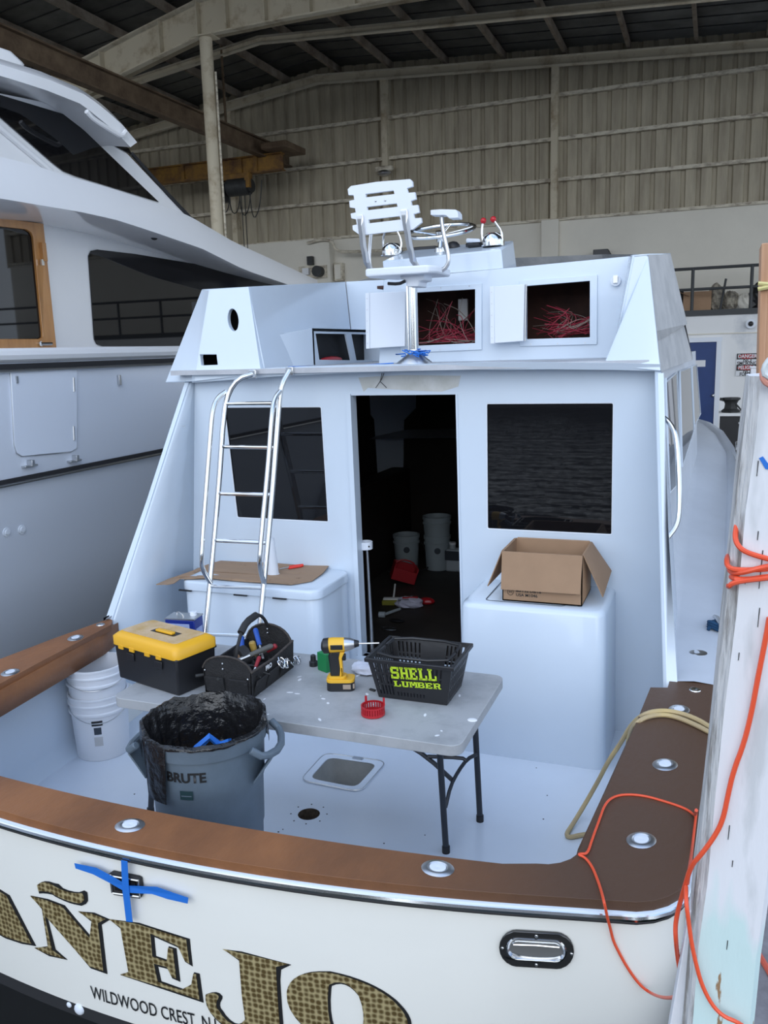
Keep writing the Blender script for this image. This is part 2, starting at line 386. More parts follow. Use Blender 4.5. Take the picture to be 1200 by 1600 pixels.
# corrugated sheet as real folds
g = MB(); xs = []
x = -17.5
while x < 8:
    for dx, dy in ((0, 0), (0.20, 0), (0.225, 0.05), (0.285, 0.05)): xs.append((x+dx, YW+0.06+dy))
    x += 0.31
top = [(a, b, zr(a)+0.28) for a, b in xs]; bot = [(a, b, 4.9) for a, b in xs]
g.grid([bot, top]); sheet = struct('wall_upper_back', g, TIN, ang=15)
for z in (7.566, 6.673, 5.818):
    struct('girt', MB().bb(-17.5, 8, YW-0.06, YW+0.05, z-0.035, z+0.04), GIRT, sheet)
for cx in (-7.46, -3.5, -11.6):
    struct('wall_post', MB().bb(cx-0.07, cx+0.07, YW-0.16, YW+0.05, 4.98, zr(cx)), BEAMC, sheet)
# across the basin: unseen warehouse and trees added to darken what the glass mirrors
struct('floor_far_bank', MB().bb(-60, 40, -60, -34, -1.2, 0.2), DOCK)
t = thing('added_warehouse', 'added grey flat-roofed warehouse across the basin, mirrored in the glass of the wooden yacht door', 'building', (8, -42, 0.2))
obj('walls', MB().bb(0, 22, -46, -38, 0.2, 5.5), mat('warehouse_grey', (0.30, 0.30, 0.31), 0.8), t); obj('parapet', MB().bb(-0.2, 22.2, -46.2, -37.8, 5.5, 5.8), mat('warehouse_dark_trim', (0.12, 0.12, 0.12), 0.8), t)
rt = random.Random(31); gt = MB()
for k in range(46):
    x_ = -58+2.2*k
    if -2 < x_ < 24: continue
    h_ = rt.uniform(2.6, 5.2); gt.sph((x_+rt.uniform(-.5, .5), -37+rt.uniform(-1.5, 1.5), 0.2+h_*0.45), 1.0, (rt.uniform(1.4, 2.2), 1.5, h_*0.55), 10)
for v in gt.b.verts: v.co += V((rt.uniform(-.2, .2), rt.uniform(-.2, .2), rt.uniform(-.3, .3)))
tag(obj('added_tree_line', gt, mat('tree_line_green', (0.02, 0.035, 0.015), 0.9), smooth=False), 'added dark tree line across the basin, to darken the mirroring in the black cabin windows', 'trees', kind='stuff')
# side walls
struct('wall_left', MB().bb(-19, -18.8, 5.5, 20, -0.9, 8), TIN)
# roof with real folds and its steel
prof = [(-19, zr(-19)), (-9.1, zr(-9.1)), (8, zr(8))]
g = MB()
for (a, za), (b, zb) in zip(prof, prof[1:]): g.plate([(a, 5.5, za+0.25), (b, 5.5, zb+0.25), (b, 20.3, zb+0.25), (a, 20.3, za+0.25)], [], (0, 0, 0.06))
roof = struct('ceiling_roof', g, ROOF)
for i in range(18):
    x = -16.6+1.33*i
    struct('purlin', MB().bb(x-0.035, x+0.035, 5.6, 20.1, zr(x)+0.07, zr(x)+0.23), PURL, roof)
g = MB()
for y in [5.7+0.55*k for k in range(26)]:
    for (a, za), (b, zb) in zip(prof, prof[1:]): g.plate([(a, y, za+0.235), (b, y, zb+0.235), (b, y+0.03, zb+0.235), (a, y+0.03, za+0.235)], [], (0, 0, 0.02))
struct('sheet_lap', g, DKM, roof)
def rafter(y, dep, w, label, up=0.02, pts=None):
    t = thing('roof_rafter', label, 'roof beam', (-9.1, y, zr(-9.1)-dep))
    lo = pts or [(-17, zr(-17)-dep), (-9.1, zr(-9.1)-dep), (8, zr(8)-dep)]
    hi = [(a, zr(a)+up) for a, _ in lo] if not pts else [(a, b+dep) for a, b in lo]
    g = MB().plate([(a, y, z) for a, z in lo]+[(a, y, z) for a, z in reversed(hi)], [], (0, 0.03, 0)); obj('web', g, BEAMC, t)
    for L, nm in ((lo, 'lower_flange'), (hi, 'upper_flange')):
        g = MB()
        for (a, za), (b, zb) in zip(L, L[1:]): g.plate([(a, y-w/2, za), (b, y-w/2, zb), (b, y+w/2, zb), (a, y+w/2, za)], [], (0, 0, -0.025))
        obj(nm, g, BEAMC, t)
    return t, lo, hi
rafter(19.8, 0.16, 0.12, 'cream steel gable rafter running along the top of the far corrugated wall')
rafter(17.0, 0.10, 0.12, 'thin rust-edged roof rafter between the far wall and the big cream rafter')
py = 14.3
lower = [PY(*q, py) for q in ((-120, 265), (60, 190), (110, 160), (205, 112), (318, 57), (440, 32), (600, 3), (760, -22), (1000, -55))]
lw = [(p.x, p.z) for p in lower] + [(6, lower[-1].z-0.5)]
t, lo, hi = rafter(py, 0.58, 0.26, 'big cream painted arched roof rafter nearest the camera above the steel column', pts=lw)
for q in (160, 255, 315, 360, 420, 490, 560):
    p = PY(q, 70, py); zz = None
    for (a, za), (b, zb) in zip(lw, lw[1:]):
        if a <= p.x <= b: zz = za+(zb-za)*(p.x-a)/(b-a)
    if zz: obj('stiffener', MB().bb(p.x-0.012, p.x+0.012, py-0.13, py-0.0, zz, zz+0.56), BEAMC, t)
c = PY(321, 57, py)
t = thing('steel_column', 'round cream steel column rising behind the white yacht to the big rafter', 'column', (c.x, py, 0.3))
obj('shaft', MB().cyl((c.x, py, 0.3), (c.x, py, c.z-0.03), 0.115, n=20), BEAMC, t)
obj('cap_plate', MB().bb(c.x-0.2, c.x+0.2, py-0.16, py+0.16, c.z-0.03, c.z-0.005), BEAMC, t)
obj('conduit', MB().tube([(c.x+0.15, py+0.02, 0.4), (c.x+0.15, py+0.02, c.z-0.6)], 0.02), GIRT, t)
# crane runway and bridge
t = thing('crane_runway_beam', 'long rusty brown crane runway beam hung under the roof on the left', 'beam', (-10, 8, 6.8))
obj('web', MB().bb(-10.012, -9.988, 6, 19.9, 6.74, 7.06), RUST, t)
obj('lower_flange', MB().bb(-10.09, -9.91, 6, 19.9, 6.71, 6.74), RUST, t); obj('upper_flange', MB().bb(-10.09, -9.91, 6, 19.9, 7.06, 7.09), RUST, t)
for y in (9.4, 17.0): obj('hanger', MB().bb(-10.02, -9.98, y-0.02, y+0.02, 7.08, zr(-10)+0.1), RUST, t)
yb = 18.6
t = thing('bridge_crane_girder', 'rusty yellow bridge crane girder below the runway beam by the far wall', 'crane', (-12, yb, 6.1))
a, b = PY(235, 290, yb), PY(443, 264, yb); h = 0.33
obj('girder_web', MB().bb(a.x, b.x, yb-0.02, yb+0.02, b.z, b.z+h), YRUST, t)
obj('top_flange', MB().bb(a.x-0.3, b.x, yb-0.1, yb+0.1, b.z+h, b.z+h+0.03), YRUST, t); obj('bottom_flange', MB().bb(a.x-0.3, b.x, yb-0.1, yb+0.1, b.z-0.03, b.z), YRUST, t)
obj('end_truck', MB().bb(b.x-0.3, b.x+0.35, yb-0.5, yb+0.5, b.z+h+0.03, b.z+h+0.17), RUST, t, bevel=0.02)
for q in (288, 402, 378): 
    p = PY(q, 270, yb); obj('stiffener', MB().bb(p.x-0.04, p.x+0.04, yb-0.08, yb-0.02, b.z, b.z+h), YRUST, t)
c = PY(375, 292, yb-0.1)
t = thing('chain_hoist', 'dark round electric hoist hanging with loops of cable under the yellow girder', 'hoist', (c.x, c.y, b.z-0.5))
obj('motor', MB().cyl((c.x-0.30, c.y, c.z), (c.x+0.25, c.y, c.z), 0.20, n=20).cyl((c.x+0.25, c.y, c.z), (c.x+0.33, c.y, c.z), 0.15), DKM, t, bevel=0.01)
obj('gearbox', MB().box((c.x-0.50, c.y, c.z-0.1), (0.3, 0.3, 0.42)), DKM, t, bevel=0.03)
obj('trolley', MB().box((c.x-0.1, c.y, b.z-0.08), (0.8, 0.2, 0.14)), YRUST, t, bevel=0.02)
obj('yellow_end_bracket', MB().box((c.x+0.28, c.y-0.12, c.z+0.12), (0.12, 0.1, 0.36)), YRUST, t)
g = MB()
for k in range(4):
    x0 = c.x-0.6+0.28*k; g.tube([(x0, c.y, c.z), (x0+0.05, c.y, c.z-0.5-0.1*k), (x0+0.25, c.y, c.z-0.55), (x0+0.35, c.y, c.z+0.1)], 0.012, 6, smooth=2)
g.tube([(c.x+0.05, c.y-0.05, c.z), (c.x+0.05, c.y-0.05, 4.3)], 0.01, 6).tube([(c.x+0.14, c.y-0.05, c.z), (c.x+0.14, c.y-0.05, 4.2)], 0.01, 6)
obj('cable', g, DKM, t)
# fittings on the block wall
p = PY(603, 268, YW-0.1)
t = thing('wall_lamp', 'small grey wall lamp on the post above the flybridge chair', 'lamp', (p.x, YW-0.2, p.z))
obj('housing', MB().box((p.x, YW-0.2, p.z+0.04), (0.42, 0.16, 0.12)), GIRT, t, bevel=0.03); obj('lens', MB().sph((p.x, YW-0.22, p.z-0.05), 0.16, (1.1, 0.7, 0.5)), STEEL2, t)
ps = [PY(*q, YW-0.38) for q in ((480, 380), (505, 373), (520, 378), (523, 390), (540, 395), (700, 385))]
tag(obj('wall_conduit', MB().tube(ps, 0.035, 8, smooth=2), GIRT), 'grey conduit bending down along the white block wall behind the flybridge', 'pipe')
p = PY(487, 425, YW-0.4)
t = thing('electrical_box', 'small grey and white breaker box with dark motor on the block wall', 'electrical box', (p.x, YW-0.35, p.z))
obj('backboard', MB().box((p.x, YW-0.33, p.z), (0.75, 0.05, 0.3)), GIRT, t); obj('white_switch_box', MB().box((p.x-0.15, YW-0.4, p.z+0.02), (0.18, 0.1, 0.16)), PAPER, t, bevel=0.01)
obj('motor', MB().cyl((p.x+0.2, YW-0.55, p.z), (p.x+0.2, YW-0.35, p.z), 0.13), DKM, t); obj('upper_box', MB().box((p.x-0.02, YW-0.4, p.z+0.27), (0.14, 0.12, 0.2)), DKM, t)
p = PY(530, 425, YW-0.1)
t = thing('junction_box', 'plain dark grey junction box on the wall right of the breaker box', 'electrical box', (p.x, YW-0.1, p.z))
obj('box', MB().box((p.x, YW-0.085, p.z), (0.22, 0.16, 0.42)), GIRT, t, bevel=0.01); obj('box_door', MB().box((p.x-0.01, YW-0.17, p.z), (0.16, 0.02, 0.34)), CONC, t)
p = PY(941, 397, YW-0.3)
t = thing('floodlight', 'black floodlight bracket on the far wall just above the flybridge', 'lamp', (p.x, YW-0.4, p.z))
obj('housing', MB().prism([(p.x-0.19, YW-0.35, p.z-0.14), (p.x+0.26, YW-0.35, p.z-0.14), (p.x+0.12, YW-0.35, p.z+0.1), (p.x-0.19, YW-0.35, p.z+0.1)], (0, 0.20, 0)), BLK, t, bevel=0.01)
obj('bracket', MB().bb(p.x-0.04, p.x+0.04, YW-0.15, YW-0.002, p.z-0.1, p.z), BLK, t)
# office block with store above
YO = 18.6
zt = PY(1157, 491, YO).z
of = struct('wall_office', MB().bb(-3.0, 8, YO, YO+0.15, 0.3, zt), CONCW)
struct('store_floor_slab', MB().bb(-3.0, 8, YO-0.04, YW, zt+0.0, zt+0.06), RAILD, of)
a = PY(1110, 522, YO-0.01)
struct('trim_band', MB().bb(-3, 8, YO-0.02, YO, a.z-0.01, a.z+0.015), CONC, of)
dl, dr = PY(1078, 532, YO), PY(1120, 532, YO)
d1 = struct('door_1', MB().bb(dl.x, dr.x, YO-0.05, YO-0.01, 0.32, dl.z-0.04), DOORB, bevel=0.005)
struct('door_frame', MB().bb(dr.x, dr.x+0.09, YO-0.08, YO, 0.3, dl.z-0.042).bb(dl.x-0.09, dl.x, YO-0.08, YO, 0.3, dl.z-0.042).bb(dl.x-0.10, dr.x+0.10, YO-0.09, YO, dl.z-0.04, dl.z+0.05), WHITE2, d1, weld=False)
p = PY(1094, 568, YO-0.06); struct('door_notice', MB().box((p.x, YO-0.055, p.z), (0.20, 0.008, 0.13)), PAPER, d1)
p = PY(1117, 610, YO-0.06); struct('door_knob', MB().sph((p.x-0.03, YO-0.09, p.z-0.1), 0.035), STEEL2, d1)
# danger sign
t0, t1 = PY(1151, 553, YO-0.02), PY(1177, 587, YO-0.02)
t = thing('danger_sign', 'red, white and black danger no smoking sign on the wall right of the blue door', 'sign', (t0.x, YO-0.02, t1.z))
w = 0.40; cx = t0.x+w/2; H0 = t0.z; hh = (t0.z-t1.z)
obj('sign_board', MB().box((cx, YO-0.02, H0-hh/2), (w, 0.02, hh)), PAPER, t)
for k, (tx, zz, s, m) in enumerate((('DANGER', 0.12, 0.105, PAPER), ('NO', 0.30, 0.12, INK), ('SMOKING', 0.44, 0.10, INK), ('PELIGRO', 0.63, 0.10, PAPER), ('NO', 0.80, 0.11, INK), ('FUMAR', 0.93, 0.10, INK))):
    if m is PAPER: obj('red_band', MB().box((cx, YO-0.033, H0-hh*zz), (w*0.97, 0.006, 0.115)), BLK, t); obj('red_oval', MB().plate([(a, YO-0.037, b) for a, b in oval(cx, H0-hh*zz, w*0.44, 0.048)], [], (0, -0.003, 0)), RED, t)
    g = text_mb(tx, s*0.95, 0.001, bold=0.002, sx=0.86); g.xf(Matrix.Translation((cx, YO-(0.046 if m is PAPER else 0.033), H0-hh*zz)) @ FRONT); obj('sign_lettering', g, m, t)
# dome camera
p = PY(1173, 506, YO-0.05)
t = thing('security_camera', 'small white dome security camera with dark lens high on the office wall', 'security camera', (p.x, YO, p.z))
obj('dome_base', MB().cyl((p.x, YO, p.z), (p.x, YO-0.08, p.z), 0.09), WHITE2, t); obj('lens', MB().sph((p.x, YO-0.09, p.z), 0.05), BLK, t)
# store railing
t = thing('store_railing', 'dark steel two-rail railing along the store platform above the blue door', 'railing', (0, YO, zt))
rz, mz = PY(1150, 416, YO).z, PY(1150, 449, YO).z
obj('top_rail', MB().tube([(-3, YO, rz), (8, YO, rz)], 0.03), RAILD, t); obj('mid_rail', MB().tube([(-3, YO, mz), (8, YO, mz)], 0.028), RAILD, t); obj('toe_board', MB().bb(-3, 8, YO-0.03, YO+0.03, zt+0.06, zt+0.11), RAILD, t)
for px in (1082, 1174): x = PY(px, 450, YO).x; obj('post', MB().tube([(x, YO, zt), (x, YO, rz)], 0.032), RAILD, t)
for k in (1, 2, 3): x = PY(1174, 450, YO).x+1.3*k; obj('post', MB().tube([(x, YO, zt), (x, YO, rz)], 0.032), RAILD, t)
# junk on the store platform
def lump(name, px, py_, w, h, d, m, label, cat, seed, group=None, yy=19.2):
    p = PY(px, py_, yy); rnd = random.Random(seed); g = MB().sph((0, 0, 0), 1, n=14)
    for v in g.b.verts:
        k = 1+rnd.uniform(-.22, .12); v.co = V((v.co.x*w/2*k, v.co.y*d/2*k, max(v.co.z, -0.8)*h/2*k))
    g.xf(Matrix.Translation((p.x, yy, zt+0.10+h*0.4))); return tag(obj(name, g, m, smooth=False), label, cat, group)
p = PY(1091, 475, 19.2)
t = thing('carton', 'worn brown cardboard carton on the store platform behind the railing', 'box', (p.x, 19.2, zt+0.1))
obj('carton_body', MB().box((p.x-0.02, 19.2, zt+0.07+0.215), (0.54, 0.4, 0.43)), CARD, t); obj('lid_flap', MB().box((p.x-0.3, 19.15, zt+0.47), (0.26, 0.4, 0.015), (0, 25, 0)), CARDI, t)
RUB = mat('rubble_grey', (0.42, 0.38, 0.30), 0.95, col2=(0.12, 0.105, 0.09), vscale=14)
lump('rubble_sack', 1119, 470, 0.34, 0.62, 0.3, RUB, 'torn grey-brown sack slumped right of the brown carton', 'sack', 1)
lump('rubble_sack', 1141, 482, 0.32, 0.44, 0.3, RUB, 'low grey heap of torn sacking in the middle of the store platform', 'sack', 2)
lump('rubble_sack', 1162, 480, 0.26, 0.36, 0.3, CONC, 'pale grey crumpled sheet beside the black bundle on the store platform', 'sack', 3)
lump('black_bundle', 1186, 474, 0.40, 0.60, 0.3, BLK, 'black wrapped bundle at the right end of the store platform', 'bundle', 4)
lump('black_bundle', 1062, 470, 0.30, 0.5, 0.3, BLK, 'black bundle left of the brown carton on the store platform', 'bundle', 5)
p = PY(1131, 458, 19.0)
tag(obj('scrap_bar', MB().tube([(p.x-0.06, 19.0, zt+0.1), (p.x+0.03, 19.0, zt+0.72)], 0.022), RAILD), 'thin dark bar standing upright in the heap on the store platform', 'bar')
# dark cabinet with outboard head on it, near the door
yc = 16.2
a, b = PY(1125, 650, yc), PY(1167, 650, yc)
t = thing('black_cabinet', 'black cabinet with a white top below the danger sign', 'cabinet', ((a.x+b.x)/2, yc, 0.3))
obj('cabinet_body', MB().bb(a.x, b.x, yc, yc+0.5, 0.3, a.z), BLK, t, bevel=0.01); obj('cabinet_top', MB().bb(a.x-0.02, b.x+0.02, yc-0.03, yc+0.53, a.z, a.z+0.05), CONCW, t)
p = PY(1158, 661, yc-0.02); obj('latch', MB().box((p.x, yc-0.02, p.z), (0.09, 0.03, 0.03)), STEEL2, t)
p = PY(1142, 634, yc+0.2)
t = thing('machine_casting', 'dark waisted machine casting standing on the black cabinet', 'machine part', (p.x, yc+0.2, a.z+0.05))
prof = [(0.15, 0), (0.16, 0.03), (0.11, 0.07), (0.10, 0.15), (0.12, 0.20), (0.155, 0.23), (0.15, 0.26), (0.0, 0.26)]
obj('casting_body', MB().lathe((p.x, yc+0.2, a.z+0.05), prof, 8), DKM, t); obj('arm', MB().box((p.x-0.12, yc+0.2, a.z+0.27), (0.14, 0.08, 0.05), (0, 15, 0)), DKM, t); obj('foot_bar', MB().tube([(p.x+0.08, yc+0.15, a.z+0.2), (p.x+0.20, yc+0.1, a.z+0.06)], 0.015), DKM, t)
# white posts by the dock, between the cabinet and the big piling
yq = 9.0
a, b = PY(1167, 640, yq), PY(1173, 640, yq); tp = PY(1170, 573, yq)
def white_post(pxl, pxr, ty, yq, lab):
    a, b, tp = PY(pxl, 700, yq), PY(pxr, 700, yq), PY(pxr, ty, yq)
    t = thing('white_post', lab, 'post', ((a.x+b.x)/2, yq, 0.48), group='white posts on the dock')
    obj('shaft', MB().bb(a.x, b.x, yq, yq+0.09, 0.48, tp.z), OLDP, t, bevel=0.004); obj('post_cap', MB().bb(a.x-0.006, b.x+0.006, yq-0.006, yq+0.096, tp.z, tp.z+0.015), OLDP, t)
white_post(1167, 1177, 575, 9.0, 'shorter slim white post standing on the dock left of its taller neighbour')
white_post(1176, 1184, 549, 10.0, 'taller slim white post on the dock behind the big peeling piling')

# ================================================================ THE NEIGHBOUR YACHT
XH = -4.9
yt = thing('motor_yacht', 'large white motor yacht moored on the left with black windows and a wood door', 'yacht', (-6.8, 8, -0.9))
def side(pts, x): return [PX(a, b, x) for a, b in pts]
# topsides: bulwark panel above the stripe, hull below
zs, zrl = 1.36, 2.27
g = MB()
rows = []
for y in [-1+0.8*k for k in range(30)]:
    inb = max(0, y-13)**2*0.03
    rows.append([V((XH-inb+0.0, y, zrl)), V((XH-inb, y, zs)), V((XH-inb-0.02, y, zs-0.05)), V((XH-inb-0.10, y, 0.6)), V((XH-inb-0.35, y, -0.1)), V((XH-inb-0.7, y, -1.0))])
g.grid(rows); g.grid([[V((XH-0.0, -1, zrl)), V((XH-0.18, -1, zrl))], [V((XH, 22, zrl)), V((XH-0.18, 22, zrl))]])
obj('topsides', g, YHULL, yt)
obj('transom_closing', MB().bb(-8.5, XH-0.1, -1.02, -0.98, -1.0, zrl), YACHTW, yt)
r = MB().tube([(XH+0.0, -1, zrl+0.02), (XH+0.0, 13, zrl+0.02)], 0.055, 10); obj('cap_rail', r, YACHTW, yt)
a = PX(0, 573, XH).z
obj('black_rub_strip', MB().bb(XH-0.01, XH+0.025, -1, 13, a-0.022, a+0.018), BLKM, yt); obj('steel_rub_bead', MB().tube([(XH+0.03, -1, a-0.035), (XH+0.03, 13, a-0.035)], 0.012), STEEL2, yt)
obj('black_side_stripe', MB().bb(XH-0.01, XH+0.02, -1, 13, zs-0.005, zs+0.025), BLKM, yt); obj('steel_side_bead', MB().tube([(XH+0.022, -1, zs-0.018), (XH+0.022, 13, zs-0.018)], 0.012), STEEL2, yt)
# shell door in the bulwark
ps = side([(14, 577), (118, 573), (118, 700), (108, 706), (32, 713), (24, 708), (20, 695)], XH)
d = obj('shell_door', MB().prism(ps, (0.018, 0, 0)), YHULL, yt, bevel=0.004)
gg = MB().tube([q+V((0.012, 0, 0)) for q in ps], 0.004, 6, closed=True); obj('door_seam', gg, STEEL2, d)
for q in (600, 676): 
    a, b = PX(115, q-10, XH+0.02), PX(116, q+12, XH+0.02); obj('hinge', MB().tube([a, b], 0.008), STEEL2, d)
a = PX(26, 593, XH+0.02); obj('latch', MB().box(a, (0.02, 0.02, 0.05)), STEEL2, d)
for q, w in (((187, 594), 1), ((116, 720), 2), ((46, 728), 2)):
    a = PX(*q, XH+0.02)
    g = MB().box(a, (0.02, 0.03, 0.09)) if w == 1 else MB().box(a, (0.05, 0.13, 0.015)).box(a+V((0.01, 0.01, 0.02)), (0.05, 0.03, 0.05))
    obj('bulwark_latch' if w == 1 else 'bulwark_step', g, STEEL2, yt, bevel=0.003)
for q in ((3, 831), (27, 827)): a = PX(*q, XH-0.1); obj('vent_fitting', MB().cyl(a+V((-0.05, 0, 0)), a+V((0.05, 0, 0)), 0.035).cyl(a+V((0.05, 0, 0)), a+V((0.06, 0, 0)), 0.02), WHITE2, yt)
for q in ((100, 545), (168, 544)): a = PX(*q, XH-0.09); obj('deck_fitting', MB().box(V((a.x, a.y, zrl+0.02)), (0.10, 0.16, 0.03)), STEEL2, yt, bevel=0.004)
# house side with the long window
XC = -5.65
zd = 2.05
obj('side_deck', MB().bb(XC-0.1, XH-0.1, -1, 14, zd-0.05, zd), YACHTW, yt)
win = side([(137, 400), (141, 392), (150, 390), (210, 397), (330, 417), (420, 440), (480, 452), (480, 541), (158, 541), (150, 538), (146, 530)], XC)
dh = side([(-300, 700), (-300, 300), (0, 320), (125, 345), (233, 375), (317, 405), (383, 430), (460, 450), (560, 470), (560, 560), (400, 640)], XC); obj('deckhouse_side', MB().prism(dh, (-2.6, 0, 0)), YACHTW, yt)
obj('long_side_window', MB().prism([q+V((0.004, 0, 0)) for q in win], (0.01, 0, 0)), GLASS, yt)
# wooden door
o1 = side([(-60, 335), (61, 350), (82, 546), (-60, 546)], XC+0.02)
o2 = side([(-30, 352), (34, 359), (42, 364), (45, 371), (60, 520), (60, 527), (55, 530), (-20, 530)], XC+0.02)
wdoor = obj('wooden_door', MB().plate(o1, [o2], (0.05, 0, 0)), BTEAK, yt, bevel=0.004)
obj('door_glass', MB().prism([q+V((0.015, 0, 0)) for q in o2], (0.012, 0, 0)), GLASS, wdoor)
a = PX(72, 537, XC+0.09); obj('door_handle', MB().tube([a+V((0, -0.07, 0.0)), a+V((0.02, 0.05, 0))], 0.014).cyl(a+V((-0.04, -0.06, 0)), a+V((0.0, -0.06, 0)), 0.022), STEEL, wdoor)
a = PX(67, 394, XC+0.08); obj('hinge_block', MB().box(a, (0.05, 0.05, 0.16)), BTEAK, wdoor, bevel=0.005)
a = PX(66, 410, XC+0.09); obj('hook', MB().box(a, (0.02, 0.03, 0.05)), STEEL, wdoor)
# upper bulwark band and soffit
XB = -5.0; n = 36
top_ = [(-200, 188), (-90, 215), (0, 245), (54, 258), (104, 275), (170, 293), (246, 318), (292, 335), (367, 379), (420, 403), (496, 438)]
bot_ = [(-200, 292), (-90, 298), (0, 310), (125, 331), (180, 343), (233, 360), (317, 389), (383, 422), (454, 446), (500, 458)]
T, B = side(top_, XB-0.12), side(bot_, XB)
g = MB()
def samp(L, k):
    f = k*(len(L)-1); i = min(int(f), len(L)-2); return L[i].lerp(L[i+1], f-i)
rows = []; SI = ([(-200, 326), (0, 345), (62, 350), (137, 365), (250, 397), (350, 426), (408, 441), (470, 455), (500, 460)])
def pyl(L, x):
    for (a, b), (c, d) in zip(L, L[1:]):
        if x <= c: return (x, b+(d-b)*(x-a)/(c-a))
    return L[-1]
for k in range(n+1):
    u = k/n; a, b, s_ = PX(*pyl(top_, -200+696*u), XB-0.12), PX(*pyl(bot_, -200+690*u), XB), PX(*pyl(SI, -200+680*u), XC+0.002)
    rows.append([V((-8.0, a.y, a.z-0.05)), V((a.x-0.10, a.y, a.z)), a, (a*0.5+b*0.5)+V((0.03, 0, 0)), b, V((b.x-0.05, b.y, b.z-0.01)), s_, V((-8.0, s_.y, s_.z))])
g.grid(rows).poly(rows[0]); obj('upper_deck_bulwark', g, YACHTW, yt, ang=50)
a = PX(241, 369, XB-0.15); obj('soffit_light', MB().sph(a, 0.04), BLK, yt)
# pilothouse
XP = -5.55
pw = side([(-220, 95), (-80, 118), (0, 146), (70, 160), (112, 174), (138, 185), (165, 205), (246, 290), (318, 362), (330, 372), (246, 330), (104, 288), (0, 262), (-220, 210)], XP)
obj('pilothouse_side', MB().prism(pw, (-2.2, 0, 0)), YACHTW, yt)
ps = side([(-140, 112), (0, 149), (106, 181), (247, 316), (112, 274), (96, 267), (0, 184), (-140, 60)], XP+0.004)
ps = side([(-62, 131), (0, 149), (106, 181), (247, 316), (118, 276), (98, 268), (80, 254), (0, 184)], XP+0.004)
obj('pilothouse_window', MB().prism(ps, (0.012, 0, 0)), GLASS, yt)
ps = side([(160, 201), (200, 232), (206, 243), (178, 228)], XP+0.006); obj('forward_window', MB().prism(ps, (0.01, 0, 0)), GLASS, yt)
obj('window_seam', MB().tube(side([(206, 240), (262, 303), (318, 362)], XP+0.01), 0.02, 6), BLKM, yt)
obj('window_moulding', MB().tube(side([(-70, 138), (0, 200), (66, 256), (80, 268)], XP+0.01), 0.03, 8), YACHTW, yt)
# hardtop visor
XV = -5.2
T = side([(-260, 20), (-100, 60), (0, 92), (60, 110), (125, 138), (160, 163), (188, 190), (208, 217)], XV-0.1)
B = side([(-260, 90), (-100, 92), (0, 118), (70, 140), (128, 163), (155, 185), (180, 205), (204, 230)], XV)
g = MB(); rows = []
for k in range(17):
    a, b = samp(T, k/16), samp(B, k/16)
    rows.append([V((-7.8, a.y+0.1, a.z+0.25)), a+V((-0.5, 0, 0.14)), a, (a+b)/2+V((0.06, 0, 0)), b, b+V((-0.25, 0, 0.04)), V((-7.8, b.y, b.z+0.05))])
g.grid(rows).poly(rows[0]); obj('hardtop_visor', g, YACHTW, yt, ang=50)
obj('upper_dome_base', MB().prism(side([(-120, 40), (0, 72), (18, 78), (44, 102), (30, 110), (-120, 100)], XV-0.5), (-1.6, 0, 0)), YACHTW, yt, bevel=0.05)
obj('grab_rail', MB().tube(side([(135, 174), (145, 186), (172, 203), (190, 214), (196, 205)], XV+0.03), 0.022, smooth=2), YACHTW, yt)
# ================================================================ THE SPORTFISHING BOAT
CX = -1.75; ZB = 0.70
boat = thing('sportfishing_boat', 'white sportfishing boat under refit, stern towards the camera, with a brown teak covering board', 'boat', (CX, 2.0, -0.9))
def yo(x): return 2.035 + 0.085*(x-CX)**2
def yi(x): return 2.225 + 0.055*(x-CX)**2
# outer and inner plan curves of the covering board
def arc(c, r, a0, a1, n=6): return [(c[0]+r*math.cos(R(a0+(a1-a0)*k/n)), c[1]+r*math.sin(R(a0+(a1-a0)*k/n))) for k in range(n+1)]
XO_S = -0.015; XO_P = 2*CX-XO_S
outS = [(0.09, 4.35), (0.07, 3.6), (0.03, 3.0), (0.0, 2.6)]
outer = outS + arc((XO_S-0.20, yo(-0.22)+0.20), 0.20, 0, -85, 6)
xs = [-0.35-0.1*k for k in range(1, 28)]
outer += [(x, yo(x)) for x in xs]
outer += [(2*CX-a, b) for a, b in reversed(arc((XO_S-0.20, yo(-0.22)+0.20), 0.20, 0, -85, 6))] + [(-3.49, 2.6), (-3.50, 3.1), (-3.44, 3.6), (-3.37, 4.05)]
inS = [(-0.16, 4.02), (-0.213, 3.80), (-0.262, 3.3), (-0.305, 2.82), (-0.335, 2.50)]
ic = arc((-0.335-0.13, yi(-0.46)+0.15), 0.13, 0, -85, 5)
inner = inS + ic + [(x, yi(x)) for x in [-0.55-0.1*k for k in range(24)]]
inner += [(2*CX-a, b) for a, b in reversed(inS+ic)]
